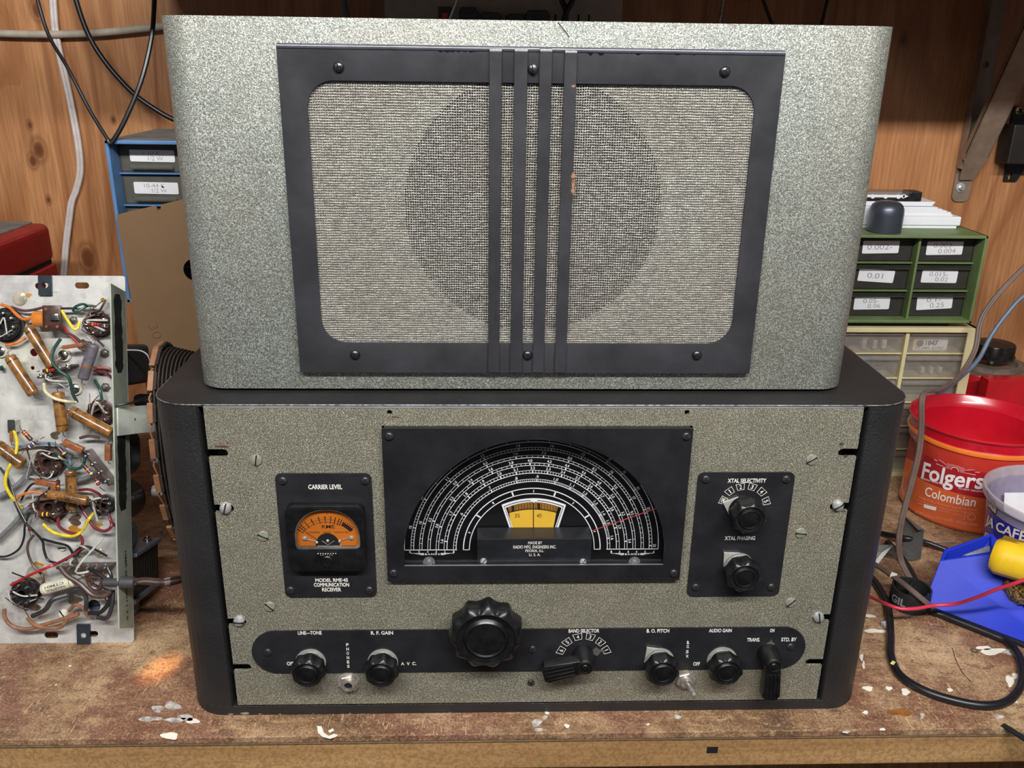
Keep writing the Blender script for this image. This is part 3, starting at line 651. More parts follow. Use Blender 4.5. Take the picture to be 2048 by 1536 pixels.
for s_, x, y in (('6', 330, 380), ('5', 363, 335), ('4', 420, 307), ('3', 486, 307), ('2', 540, 335), ('1', 572, 378)):
    boxed(cs_, s_, 1000 + x / 2.695, 1160 + y / 2.695, atan2(x - 452, 440 - y), w0=5.8, w1=7.9, h=6.0)
# --- carrier level meter
mt = MB(); MY = -10
a, b, c, d = PY(572, 1006, -4), PY(579, 1143, MY), PY(733, 1143, MY), PY(650, 1013, MY)
mx0, mx1, mz0, mz1 = b.x, c.x, b.z, d.z
wx0, wx1, wz0, wz1 = PY(588, 1060, MY).x, PY(719, 1060, MY).x, PY(650, 1098.5, MY).z, PY(650, 1019, MY).z
def dwin(g=0):
    x0, x1, z0, z1 = wx0 - g, wx1 + g, wz0 - g, wz1 + g; cx = (x0 + x1) / 2; hw3 = (x1 - x0) / 2; zs = z0 + (z1 - z0) * .30; hh = z1 - zs
    return [(x0 + 3, z0), (x1 - 3, z0), (x1 - .8, z0 + 1), (x1, z0 + 3.5)] + [(cx + hw3 * (abs(cos(t_)) ** .9) * (1 if cos(t_) > 0 else -1), zs + hh * sin(t_)) for t_ in [pi * i / 22 for i in range(23)]] + [(x0, z0 + 3.5), (x0 + .8, z0 + 1)]
mt.prism([rrect(mx0, mx1, mz0, mz1, 6.5, 8), dwin()], MY, -5, 'xz', 1.6, seg=3)
mt.prism([rrect(mx0, mx1, mz0, mz1, 6.5, 8)], -4.6, -2.3, 'xz')
mcx = (mx0 + mx1) / 2
mt.prism([rrect(mcx - 8.2, mcx + 8.2, mz0 + .8, wz0 - 1.8, .5, 2)], MY - .5, MY + .5, 'xz', .2)
for i in range(9): mt.box(mcx - 7.6 + i * 1.9 - .45, mcx - 7.6 + i * 1.9 + .45, MY - 1.2, MY, mz0 + 1.2, mz0 + 6.5 if 2 < i < 6 else wz0 - 3)
mt.lathe([(4.4, 0), (4.4, .8), (3.6, 1.4), (3.4, 1.0), (0, 1.0)], fr((mcx, MY - .3, mz0 + 9.6)), 26)
mt.box(mcx - .35, mcx + .35, MY - 1.8, MY - 1.2, mz0 + 7, mz0 + 12.2)
mto = mt.build('carrier_level_meter', [BAKE], rx)
wh = MB()
for i in range(8): wh.box(mcx - 6.8 + i * 1.9, mcx - 6.0 + i * 1.9, MY - 1.3, MY - .9, wz0 - 3.3, wz0 - 2.9)
for i in range(6): wh.box(mcx - 4.6 + i * 1.7, mcx - 4.1 + i * 1.7, MY - 1.3, MY - 1.1, wz0 - 4.6 + (.8 if 1 < i < 4 else 0), wz0 - 4.2 + (.8 if 1 < i < 4 else 0))
wh.build('white_dots', [WHITE], mto)
rimm = MB(); rimm.prism([dwin(.05), dwin(-1.1)[::-1]], MY + .8, MY + 2.4, 'xz', .3); rimm.build('window_rim', [M('clear_plastic_rim', (120, 116, 112), .15, .3, wear=.3)], mto)
MFY = -5.0
fc = MB(); fc.prism([dwin(0)], MFY, MFY + .3, 'xz'); fco = fc.build('meter_face', [M('orange_meter_face', (196, 108, 30), .5, wear=.06, scale=30)], mto)
ink = M('brown_black_ink', (1, 1, 1)); fm = MB()
def mp(x, y): p = PY(560 + x / 6.4, 960 + y / 6.4, MFY); return p
mc = mp(612, 880); mr = mp(612, 540).z - mc.z
def marc(r0, r1, t0, t1, n=14):
    vs = []; fs = []
    for i in range(n + 1):
        tt = t0 + (t1 - t0) * i / n
        for r in (r0, r1): vs.append((mc.x + r * cos(tt), MFY - .1, mc.z + r * sin(tt)))
    for i in range(n): fs.append((2 * i, 2 * i + 1, 2 * i + 3, 2 * i + 2))
    fm.add(vs, fs)
t0, t1 = radians(142), radians(40); marc(mr, mr + .25, t0, t1); marc(mr + 2.3, mr + 2.5, t0, t1)
for k in (0, .05, .09, .17, .28, .40, .50, .59, .66, .72, .76):
    tt = t0 + (t1 - t0) * k; marc(mr - .8, mr + 5.2, tt + .012, tt - .012, 1)
for i in range(18):
    tt = t0 + (t1 - t0) * (.80 + .2 * i / 17); marc(mr, mr + (4.6 if i % 3 == 0 else 3), tt + .010, tt - .010, 1)
for s_, x, y in (('0', 600, 432), ('1', 402, 520), ('2', 485, 490), ('3', 565, 482), ('4', 632, 478)):
    p = mp(x, y); fm.text(s_, p.x - .4, p.x + .4, p.z - .7, p.z + .7, MFY, 0, thick=.1)
def TM(s_, x0, y0, x1, y1, bold=.0):
    a, b = mp(x0, y1), mp(x1, y0); fm.text(s_, a.x, b.x, a.z, b.z, MFY, bold, thick=.1)
TM('RME', 537, 575, 697, 620, .008); TM('CARRIER', 360, 660, 510, 682); TM('LEVEL', 552, 660, 657, 682); TM('INDICATOR', 697, 658, 876, 680)
p0_, p1_ = mp(492, 758), mp(325, 650); fm.tube([(p0_.x, MFY - 1.2, p0_.z), (p1_.x, MFY - 1.2, p1_.z)], .16, 6)
fm.build('face_markings', [ink], fco)
mv = MB()
for x, y, r in ((318, 745, 1.9), (912, 738, 1.9), (472, 795, 1.1), (766, 780, 1.3), (612, 775, 1.3)):
    p = mp(x, y); mv.lathe([(r, 0), (r * .9, .7), (r * .4, 1.2), (0, 1.3)], fr((p.x, MFY - .2, p.z)), 14)
for (x, y), (x2, y2) in (((350, 752), (470, 780)), ((880, 735), (770, 765)), ((540, 770), (612, 820)), ((700, 770), (620, 820))):
    a, b = mp(x, y), mp(x2, y2); mv.tube([(a.x, MFY - .9, a.z), (b.x, MFY - .9, b.z)], .22, 6)
a, b = mp(480, 872), mp(785, 835); mv.box(a.x, b.x, MFY - 1.6, MFY - .2, a.z, b.z, .3)
mv.build('meter_movement', [STEEL], mto)
mh = MB(); a = mp(615, 872); mh.prism([[(a.x + 9.2 * cos(pi * i / 14), wz0 + .2 + 10.8 * sin(pi * i / 14)) for i in range(15)]], MFY - .15, MFY, 'xz'); mh.build('face_cutout', [HOLE], mto)
mg = MB(); mg.prism([dwin(-.6)], MY + 1.6, MY + 2, 'xz'); mg.build('meter_glass', [glass], mto)
# --- knobs
KF = -30
def knob_mesh(R, depth, skirt=True, lobes=8, y=0.):
    b = MB(); D_ = depth
    def fl(a, h, r): return 1 - (.10 * abs(cos(lobes * a / 2)) ** 1.35 if r > R * .80 else 0)
    b.lathe([(R * .66, 0), (R * .68, D_ * .22), (R * .72, D_ * .30), (R * .90, D_ * .34), (R, D_ * .42), (R, D_ * .74), (R * .97, D_ * .84), (R * .88, D_ * .93), (R * .80, D_ * .97), (R * .77, D_ * .985), (R * .75, D_ * .93), (R * .60, D_ * .90), (R * .56, D_ * .96), (R * .52, D_ * 1.0), (R * .49, D_ * .95), (R * .25, D_ * .97), (0, D_ * .975)],
            fr((0, 0, 0), spin=.2), 110, mod=fl, cap=True)
    return b
def knob_at(name, u, v, R_px, depth, label, lobes=8, base_y=-2.4, collar=None, pointer=None, spin=0.):
    yf = base_y - depth * .6
    p = PY(u, v, yf); R_ = (PY(u + R_px, v, yf) - p).length
    o = knob_mesh(R_, depth, lobes=lobes).build(name, [BAKE], None, True)
    o.parent = rx; o.location = (Vector((p.x, base_y, p.z)) - OFF[rx.name]) * MM; o.rotation_euler = (0, spin, 0); OFF[o.name] = Vector((p.x, base_y, p.z))
    o['label'] = label
    if collar:
        c = MB(); c.lathe([(R_ * collar, 0), (R_ * collar, 1.0), (R_ * .7, 1.2), (R_ * .6, 1.2)], fr((0, 0, 0)), 40, cap=True); co_ = c.build('silver_collar', [M('silvery_skirt', (214, 214, 206), .35, .6)], o, True); co_['label'] = 'silver collar disc'
        OFF[co_.name] = OFF[o.name]
    if pointer is not None:
        c = MB(); r0 = R_ * .86; tip = R_ * 1.28
        c.prism([[(tip * cos(pointer), tip * sin(pointer))] + [(r0 * cos(pointer + a_), r0 * sin(pointer + a_)) for a_ in [-.75 + .15 * i for i in range(11)]][::1]], -2.2, -.3, 'xz', .15)
        po = c.build('pointer', [M('silvery_pointer', (216, 214, 204), .35, .5)], o, True); po['label'] = 'silver pointer tip'
    return o
def unspin(o):
    pass
knob_at('line_tone_knob', 617, 1340, 36, 17, 'black fluted knob under LINE TONE', collar=.86)
knob_at('gain_knob', 763, 1340, 36, 17, 'black fluted knob under R. F. GAIN', collar=.86)
knob_at('pitch_knob', 1323, 1338, 35.5, 17, 'black fluted knob under B. O. PITCH', pointer=radians(128), collar=.86)
knob_at('audio_gain_knob', 1450, 1336, 35.5, 17, 'black fluted knob under AUDIO GAIN', collar=.86)
knob_at('selectivity_knob', 1495, 1031, 37, 18, 'black fluted knob under XTAL SELECTIVITY', pointer=radians(160))
knob_at('phasing_knob', 1484.5, 1147, 37, 18, 'black fluted knob under XTAL PHASING', pointer=radians(135), collar=.80)
knob_at('tuning_knob', 972, 1265, 76, 26, 'large black fluted main tuning knob', lobes=11, spin=.12)
# --- lever handles
def lever(name, hub, tip, tipw, dep, label, ptr, ptr_px, psc=1.):
    yb = -2.4; yf = yb - dep; h = PY(hub[0], hub[1], yf); t_ = PY(tip[0], tip[1], yf + 3)
    hp = PY(ptr_px[0], ptr_px[1], yb); h = Vector((h.x, 0, h.z)); t_ = Vector((t_.x, 0, t_.z)); L = (t_ - h).length; an = atan2(t_.x - h.x, -(t_.z - h.z))   # local -Z runs to the tip
    M4 = Matrix.Translation((h.x, yb, h.z)) @ Matrix.Rotation(-an, 4, 'Y')
    b = MB(); rh = 7.2
    b.lathe([(8.4, 0), (8.6, 1), (8.2, 4), (rh, dep - 4), (rh - .4, dep - 1), (rh - 1.6, dep), (rh - 2.4, dep + .2), (rh - 2.8, dep - .8), (rh - 4.4, dep - .8), (rh - 5, dep), (0, dep)], M4 @ fr((0, 0, 0)), 36)
    w0, w1 = 6.2, tipw / 2
    b.prism([[(-w0, 0), (-w1, -L + 3), (-w1 + 2.5, -L), (w1 - 2.5, -L), (w1, -L + 3), (w0, 0)]], -dep + 1.5, -dep + 11, 'xz', 1.2, mat=M4, seg=3)
    for i in range(4):
        x = -w1 * .62 + i * w1 * .41; b.box(x - .55, x + .55, -dep + .6, -dep + 3, -L + 1.2, -9, .3, mat=M4)
    o = b.build(name, [BAKE], rx); o['label'] = label
    if ptr is not None:
        c = MB(); hb = PY(ptr_px[0], ptr_px[1], yb); R4 = Matrix.Translation((hb.x, 0, hb.z)) @ Matrix.Rotation(ptr, 4, 'Y')
        c.prism([[(a_ * (psc + 1) / 2, b_ * psc) for a_, b_ in [(-3.5, 8), (-1.6, 11), (-4.2, 14.5), (-1, 17.5), (0, 21.5), (1, 17.5), (4.2, 14.5), (1.6, 11), (3.5, 8)]]], yb - .8, yb - .1, 'xz', mat=R4)
        c.build('pointer', [M('dull_lead_pointer', (112, 110, 104), .5, .5)], o)['label'] = 'dull metal pointer'
    return o
lever('band_selector_lever', (1171, 1337), (1086, 1350), 17, 19, 'black ribbed lever handle of the band selector', radians(80), (1158, 1308), 1.0)
lever('standby_lever', (1549, 1334), (1541, 1398), 15, 19, 'black ribbed lever handle of the standby switch', radians(2), (1538, 1305), .62)
# --- jack and toggle
j = PY(697, 1369, -5); b = MB()
b.lathe([(9.4, 0), (9.4, .8), (8.6, 1.2)], fr((j.x, -1.2, j.z)), 30)
b.lathe([(8.0, 1), (8.3, 1.4), (8.3, 3.6), (7.6, 4.2), (4.2, 4.2)], fr((j.x, -1.2, j.z), spin=.2), 6, smooth=False)
b.lathe([(5.6, 3.6), (5.6, 6), (5.0, 6.4), (3.4, 6.4), (3.2, 1)], fr((j.x, -1.2, j.z)), 28, cap=False); b.lathe([(3.2, 0), (3.2, 4.6)], fr((j.x, -1.2, j.z)), 20, mi=1)
NICK = M('worn_nickel', (190, 182, 172), .32, .65, wear=.2, scale=200)
b.build('phone_jack', [NICK, HOLE], rx)['label'] = 'nickel phone jack with hex nut'
j = PY(1372, 1362, -3); b = MB()
b.lathe([(8.2, 0), (8.4, .5), (8.4, 2.4), (7.6, 3)], fr((j.x, -1.2, j.z), spin=.3), 6, smooth=False)
b.lathe([(4.9, 2.6), (4.9, 5.2), (4.2, 5.6), (3.0, 5.6), (2.6, 4.4)], fr((j.x, -1.2, j.z)), 26)
sw = b.build('toggle_switch', [NICK, HOLE], rx); sw['label'] = 'small steel toggle switch'
e1 = PY(1388, 1390, -21); b = MB(); b.tube([(j.x, -4, j.z), (e1.x, -21, e1.z)], 2.1, 14, rfun=lambda t_: .72 + .5 * t_, curve=False)
b.lathe([(2.5, 0), (2.3, .9), (1.3, 1.7), (0, 1.9)], fr(e1, Vector((e1.x - j.x, -17, e1.z - j.z))), 14)
b.build('bat_lever', [NICK], sw)

# ================================================================== the speaker on top
sp = empty('loudspeaker', (-7, 140, 279.7), 'grey-green hammertone cabinet loudspeaker with black framed cloth grille, standing on the receiver', 'loudspeaker')
SX, SHW, SYF, SZ0, SZ1, SDEP = -7.4, 246.5, 26.2, 280.2, 537.6, 215
_r = 22
c = MB()
def splan(hw, y0, y1, r): return [(SX + x, y) for x, y in rrect(-hw, hw, y0, y1, r, 9)]
YFR = SYF - 5
GX0, GX1, GZ0, GZ1 = PY(552, 400, YFR).x, PY(1572, 400, YFR).x, PY(1000, 746, YFR).z, PY(1000, 96, YFR).z
GX0 = PY(552, 94, YFR).x; GX1 = PY(1572, 104, YFR).x
HCX, HCZ, HR = PY(1066, 415, SYF).x, PY(1066, 415, SYF).z, 90
# front wall with the round speaker opening, sides and back as a wrapped shell
# shell side ring
def ring(hw, y0, y1, r): return splan(hw, y0, y1, r)
c.prism([ring(SHW, SYF, SYF + SDEP, _r), ring(SHW - 2, SYF + 2, SYF + SDEP - 2, _r - 2)[::-1]], SZ0, SZ1, 'xy', .4, smooth=True)
c.prism([ring(SHW - 1, SYF + 1, SYF + SDEP - 1, _r - 1)], SZ0 + .6, SZ0 + 2, 'xy'); c.prism([ring(SHW - 1, SYF + 1, SYF + SDEP - 1, _r - 1)], SZ1 - 2, SZ1 - .6, 'xy')
spc = c.build('cabinet', [HAM_S], sp)
g = MB(); mt_ = M('grille_backing_board', (190, 186, 174), .8, wear=.08)
g.prism([rrect(GX0 + 3, GX1 - 3, GZ0 + 3, GZ1 - 3, 2), circ(HCX, HCZ, HR, 64)], SYF - 1.6, SYF - .3, 'xz')
g.build('backing_board', [mt_], sp)
g = MB(); g.prism([circ(HCX, HCZ, HR + .4, 64)], SYF - .28, SYF - .1, 'xz')
g.build('speaker_opening', [M('dark_speaker_cone', (34, 31, 29), .9, wear=.15, scale=20)], sp)
g = MB(); g.add([(GX0 + 6, SYF - 2.6, GZ0 + 6), (GX1 - 6, SYF - 2.6, GZ0 + 6), (GX1 - 6, SYF - 2.6, GZ1 - 6), (GX0 + 6, SYF - 2.6, GZ1 - 6)], [(0, 1, 2, 3)])
g.build('grille_cloth', [CLOTH], sp)
f0, f1 = PY(628, 420, YFR).x, PY(1489, 420, YFR).x; f2, f3 = PY(1000, 687, YFR).z, PY(900, 164, YFR).z
g = MB(); g.prism([rrect(GX0, GX1, GZ0, GZ1, .8), rrect(f0, f1, f2, f3, 18, 12)], YFR, SYF - 2.8, 'xz', 1.05, seg=3)
for bx in ((GX0, GX0 + 1.2, GZ0, GZ1), (GX1 - 1.2, GX1, GZ0, GZ1), (GX0, GX1, GZ0, GZ0 + 1.2), (GX0, GX1, GZ1 - 1.2, GZ1)): g.box(bx[0], bx[1], YFR + .4, SYF - .05, bx[2], bx[3])
g.tube([(GX0 + .6, YFR + .9, GZ1 - .7), (GX1 - .6, YFR + .9, GZ1 - .7)], 1.9, 16, mi=2, curve=False)  # lighter half-round bar puts a highlight into the frame's top edge
# retouched black enamel spots under the top edge, little rusty nicks
rnd = random.Random(11)
for u, n_ in ((880, 1), (893, 1), (905, 1), (917, 1), (930, 1), (943, 1), (951, 1), (1181, 1), (1202, 0), (1277, 1), (1355, 1), (1388, 1), (1515, 1)):
    p = PY(u, 101 + (u > 1150) * 6, YFR); g.prism([[(p.x + 2.2 * cos(t_ * pi / 5) * rnd.uniform(.5, 1.2), p.z + 1.1 * sin(t_ * pi / 5) * rnd.uniform(.6, 1.3)) for t_ in range(10)]], YFR - .1, YFR + .2, 'xz', mi=1)
fo = g.build('grille_frame', [ENAMEL, M('fresh_black_touch_up', (10, 10, 12), .25), M('enamel_edge_highlight', (92, 92, 100), .28, .3)], sp)
for u0, u1, t0_, b0 in ((979, 1004, 99, 740), (1029, 1056, 99, 741), (1080, 1105, 99, 741), (1130, 1155, 102, 741)):
    y = YFR - 2.2; A = PY(u0, t0_, y); B = PY(u1, t0_, y); zb = GZ0 + 1
    xm = (A.x + B.x) / 2
    b = MB(); b.box(A.x, B.x, y, y + 1.5, zb, A.z, .3); b.box(A.x, B.x, y + .3, SYF - 3, A.z - 3, A.z + .6, .3)
    b.box(A.x + .1, B.x - .1, y - .15, y + .6, A.z - 1.2, A.z + .1, .1, mi=1)  # bright strip along the bar's top edge
    if u0 == 1130:
        for v_, hh in ((172, 1.2), (352, 3), (368, 4.5), (382, 3)):
            p = PY(1143, v_, y); b.prism([[(p.x + 1.2 + 1.6 * cos(t_ * pi / 5) * rnd.uniform(.5, 1.1), p.z + hh * .8 * sin(t_ * pi / 5) * rnd.uniform(.6, 1.2)) for t_ in range(10)]], y - .1, y + .2, 'xz', mi=2)
    b.build('grille_bar', [ENAMEL, M('bright_edge', (1, 1, 1)), M('copper_brown_wear', (134, 96, 74), .6, wear=.3, scale=300)], sp)
screwset(phillips(r=3.6, h=2.6, mat=DSTEEL), fo, [(677, 134), (1450, 143), (710, 709), (1394, 710), (1055, 710)], YFR, 'frame_screw')
screwset(slotted(3.4, 3.2, DSTEEL), fo, [(1066, 138)], YFR, 'frame_screw', [1.2])
for x in (-190, 190):
    for y in (60, 200):
        MB().lathe([(8, 0), (8, 2.6)], fr((SX + x, y, HT), (0, 0, 1), (0, 1, 0)), 18).build('rubber_foot', [RUBBER], sp)

# ================================================================== the upside-down chassis leaning at the left
CO = Vector((-364, 98.8, 0)); CU = Vector((0, 96.9, 324.9)).normalized(); CN = Vector((0, -CU.z, CU.y))
chs = empty('tube_radio_chassis', CO, 'bare aluminium tube chassis stood on edge at the left, its crowded wiring side facing out', 'radio chassis')
chs.rotation_euler = (-atan2(CU.y, CU.z), 0, 0)
CM = Matrix((Vector((1, 0, 0)), -CN, CU)).transposed().to_4x4(); CM.translation = CO; CMI = CM.inverted()
def CP(u, v, h=0.0):
    """world point where the pixel's ray meets the plane h mm in front of the chassis plate"""
    D = ray(u, v); Q = CO + CN * h; return CAM + D * ((Q - CAM).dot(CN) / D.dot(CN))
def CW(x, h, z): return CO + Vector((1, 0, 0)) * x + CN * h + CU * z     # chassis frame -> world
def cbuild(mb, name, mats, label=None, parent=None, kind=None):
    mb.v = [CMI @ p for p in mb.v]; o = mb.build(name, mats, parent or chs, True); OFF[o.name] = Vector((0, 0, 0))
    if label: o['label'] = label
    return o
def pxr(u, v, h, r): return (CP(u + r, v, h) - CP(u, v, h)).length
CF_ = lambda p, spin=0: fr(p, CN, CU, spin)
t = NT('stained_aluminium'); v_ = t.coord(); n_ = t.noise(v_, 16, 5, .65)
c_ = t.ramp(n_, [(.3, lin((150, 146, 142))), (.48, lin((196, 194, 190))), (.68, lin((230, 228, 218)))])
c_ = t.mix(t.ramp(t.noise(t.coord(loc=(3, 1, 2)), 9, 4, .6), [(.55, K_), (.72, (.5, .5, .5, 1))]), c_, lin((206, 204, 160)))
c_ = t.mix(t.ramp(t.noise(t.coord(loc=(5, 1, 2)), 22, 5, .7), [(.53, K_), (.68, (.7, .7, .7, 1))]), c_, lin((138, 128, 124)))
c_ = t.mix(t.ramp(t.noise(t.coord(loc=(2, 2, 2)), 150, 3, .7), [(.72, K_), (.76, (.8, .8, .8, 1))]), c_, lin((112, 86, 60)))
c_ = t.mix(t.ramp(t.noise(t.coord((1, 1, 6), loc=(7, 2, 2)), 60, 4, .7), [(.62, K_), (.72, (.6, .6, .6, 1))]), c_, lin((120, 112, 108)))
t.col(c_); t.b.inputs['Metallic'].default_value = .35; t.b.inputs['Roughness'].default_value = .42; ALU = t.m
APR = M('dull_green_grey_zinc', (168, 176, 160), .45, .2, wear=.14, scale=40)
def slotpoly(x0, x1, z0, z1): return rrect(x0, x1, z0, z1, (z1 - z0) / 2 - .05, 6)
def lc(u, v, h=0): return CMI @ CP(u, v, h)
def slot_px(u0, v0, u1, v1):
    a, b = lc(u0, v1), lc(u1, v0); return slotpoly(a.x, b.x, a.z, b.z)
def hole_px(u, v, r): p = lc(u, v); rr = pxr(u, v, 0, r); return circ(p.x, p.z, rr, 20)
pl = MB()
pl.prism([rrect(-262, 0, 0, 339, 2.5), slot_px(150, 565, 178, 577), slot_px(70, 566, 92, 578), slot_px(89, 1264, 116, 1277), slot_px(172, 1262, 196, 1274), hole_px(65, 736, 4), hole_px(68, 705, 8), hole_px(188, 1212, 13)], 0, 1.4, 'xz', .25)
o = pl.build('chassis_plate', [ALU], chs, True); OFF[o.name] = Vector((0, 0, 0))
ap_ = MB(); a = lc(240, 1262, 31); b = lc(220, 588, 31)
# end apron: a strip folded toward the viewer along the right edge, cut at a slant at its foot
ap_.prism([[(0, 14), (-31, 24), (-31, 331), (0, 325)]], -1.4, 0, 'yz', .2)
smear = M('black_paint_smear', (34, 38, 34), .55, wear=.4, scale=90)
rnd = random.Random(2)
for z0_, z1_, a0_, a1_ in ((252, 322, -26, -9), (128, 206, -26, -8)):
    nn = 22; tp = lambda i: 3.2 * max(0, 1 - min(i, nn - i) / 2.5) ** 1.5; L_ = [(a0_ + tp(i) + rnd.uniform(-.7, 1.6), z0_ + (z1_ - z0_) * i / nn) for i in range(nn + 1)]; R_ = [(a1_ - tp(i) + rnd.uniform(-1.8, .7), z1_ - (z1_ - z0_) * i / nn) for i in range(nn + 1)]
    ap_.prism([L_ + R_], -.1, .12, 'yz', mi=1)
o = ap_.build('end_apron', [APR, smear], chs, True); OFF[o.name] = Vector((0, 0, 0))
tx = MB()
for s_, z0_, z1_ in (('HMR 6KE-2007', 42, 90), ('1 7 0', 26, 40)):
    tx.text(s_, -(z1_ - z0_) / 2, (z1_ - z0_) / 2, -2, 2, 0, .01, mat=Matrix.Translation((.1, -14, (z0_ + z1_) / 2)) @ Matrix.Rotation(pi / 2, 4, 'Z') @ Matrix.Rotation(pi / 2, 4, 'Y'))
tx.build('handwriting', [M('pencil_ink', (40, 44, 46), .7)], chs, True)
# clips
CLIP = M('dark_blue_grey_steel', (46, 54, 62), .4, .4, wear=.15)
for u0, v0, u1, v1, hu, hv in ((78, 551, 103, 591, 91, 570), (155, 1248, 180, 1290, 167, 1270)):
    a, b = lc(u0, v1, 1.5), lc(u1, v0, 1.5); hc = lc(hu, hv, 1.5); m_ = MB()
    m_.prism([rrect(a.x, b.x, a.z, b.z, .4), circ(hc.x, hc.z, 2.9, 20)], -2.6, -.2, 'xz', .2); m_.build('edge_clip', [CLIP], chs, True)['label'] = 'dark steel clip over the plate edge'
# --- component builders
WAX = M('waxed_brown_paper', (136, 92, 46), .25, wear=.4, scale=110, bump=.15, coat=.5); WAXD = M('waxed_dark_band', (70, 54, 34), .3, wear=.3, coat=.4)
LEAD = M('tinned_wire', (150, 146, 140), .3, .9, wear=.25, scale=300); SOLD = M('solder_blob', (196, 194, 188), .2, 1., wear=.25, scale=300)
GREYP = M('grey_purple_waxed_paper', (98, 90, 98), .45, wear=.3, scale=90); WHP = M('yellowed_white_paper', (206, 202, 178), .45, wear=.1, scale=60)
BRICK = M('red_brown_moulded_resistor', (140, 82, 48), .35, wear=.2, scale=90, coat=.3); RESB = M('brown_resistor_body', (86, 44, 30), .3, wear=.2, coat=.3)
BKL = M('brown_bakelite', (70, 46, 38), .35, wear=.3, scale=150); BLKB = M('black_socket_bakelite', (26, 24, 24), .4, wear=.4, scale=120)
def capac(u0, v0, u1, v1, rpx, h, mat=WAX, band=WAXD, name='paper_capacitor', ends=((.10, .13),), label=None, lead=((0, 0), (0, 0)), txt=None):
    A, B = CP(u0, v0, h), CP(u1, v1, h); R_ = pxr((u0 + u1) / 2, (v0 + v1) / 2, h, rpx); L = (B - A).length; d = (B - A).normalized()
    m_ = MB(); F = fr(A, d, CN)
    m_.lathe([(R_ * .25, -1), (R_ * .8, -.6), (R_ * .96, .3), (R_, 1.5), (R_, L - 1.5), (R_ * .96, L - .3), (R_ * .8, L + .6), (R_ * .25, L + 1)], F, 24)
    for e0, e1 in ends: m_.lathe([(R_ + .12, L * e0), (R_ + .12, L * e1)], F, 24, mi=1, cap=False)
    if txt:
        lines = txt.split('|'); k = len(lines)
        for i, s_ in enumerate(lines):
            ph = ((k - 1) / 2 - i) * .62
            vs, fs = textmesh(s_, .02, 1.); xs = [p[0] for p in vs]; zs = [p[1] for p in vs]; x0_, x1_ = min(xs), max(xs); z0_, z1_ = min(zs), max(zs)
            out = []
            for p in vs:
                tt = .22 * L + (p[0] - x0_) / (x1_ - x0_) * L * .62; an = ph + ((p[1] - z0_) / (z1_ - z0_) - .5) * .42
                rr = R_ + .08 + p[2] * .1; side = d.cross(CN).normalized()
                out.append(A + d * tt + (CN * cos(an) - side * sin(an)) * rr)
            m_.add(out, fs, 1)
    for (pt, s_) in ((A, -1), (B, 1)):
        q_ = pt + d * s_ * 5 - CN * (h * .55) ; m_.tube([pt + d * s_ * .5, pt + d * s_ * 4, q_ + d * s_ * 2], .45, 6, mi=2)
    return cbuild(m_, name, [mat, band, LEAD], label)
capac(57, 655, 104, 733, 11, 17, label='waxed brown paper capacitor, upper of the slanted pair')
capac(20, 714, 67, 788, 12, 17, label='waxed brown paper capacitor leaning at the left edge')
capac(116, 785, 126, 862, 12, 14, ends=((.83, .87),)); capac(143, 822, 222, 866, 12, 22); capac(-6, 890, 45, 929, 13, 16, txt='OIL FILLED|.1 600 VDC')
capac(188, 690, 166, 757, 11, 17, GREYP, M('orange_brown_band', (138, 88, 44), .5), label='grey-purple paper capacitor', ends=((.60, .66),))
capac(142, 942, 143, 1018, 11, 13, txt='.01|600'); capac(98, 988, 174, 1001, 10, 26, ends=((.86, .875),), txt='PAT. NO. 2058|.02 MFD'); capac(147, 1162, 86, 1179, 12, 14, WHP, M('grey_print', (84, 84, 80), .6), ends=((.93, .94), (.06, .075)), label='white paper capacitor with grey print', txt='INDUSTRIAL|CTM01')
def brick(u0, v0, u1, v1, wpx, h, mat=BRICK):
    A, B = CP(u0, v0, h), CP(u1, v1, h); w_ = pxr(u0, v0, h, wpx) / 2; d = (B - A); L = d.length; m_ = MB()
    F = fr(A, d.normalized(), CN)
    m_.prism([rrect(-w_, w_, -w_, w_, w_ * .3, 3)], 0, L, 'xy', .6, mat=F)
    m_.tube([A - d.normalized() * 4 - CN * 5, A - d.normalized() * 2, A], .4, 6, mi=1); m_.tube([B, B + d.normalized() * 2, B + d.normalized() * 4 - CN * 5], .4, 6, mi=1)
    return cbuild(m_, 'moulded_resistor', [mat, LEAD])
brick(128, 884, 166, 901, 13, 22); brick(72, 963, 114, 970, 12, 22); brick(217, 888, 217, 921, 12, 16); brick(126, 695, 166, 689, 8, 16); brick(22, 862, 23, 884, 5, 8)
COLR = {k: M(k + '_stripe', c, .35, wear=.05) for k, c in dict(red=(190, 34, 38), orange=(226, 112, 40), yellow=(236, 200, 50), blue=(60, 90, 170), violet=(110, 60, 120), black=(20, 20, 20), white=(220, 216, 206)).items()}
def resistor(u0, v0, u1, v1, rpx, h, stripes, body=RESB):
    A, B = CP(u0, v0, h), CP(u1, v1, h); R_ = pxr(u0, v0, h, rpx); d = (B - A); L = d.length; d = d.normalized(); F = fr(A, d, CN); m_ = MB()
    m_.lathe([(R_ * .7, 0), (R_, .5), (R_, L - .5), (R_ * .7, L)], F, 16)
    for i, s_ in enumerate(stripes):
        z_ = L * (.14 + .2 * i); m_.lathe([(R_ + .08, z_), (R_ + .08, z_ + L * .11)], F, 16, mi=2 + i, cap=False)
    m_.tube([A - d * 7 - CN * 4, A - d * 3, A], .4, 6, mi=1); m_.tube([B, B + d * 3, B + d * 7 - CN * 4], .4, 6, mi=1)
    return cbuild(m_, 'striped_resistor', [body, LEAD] + [COLR[s_] for s_ in stripes])
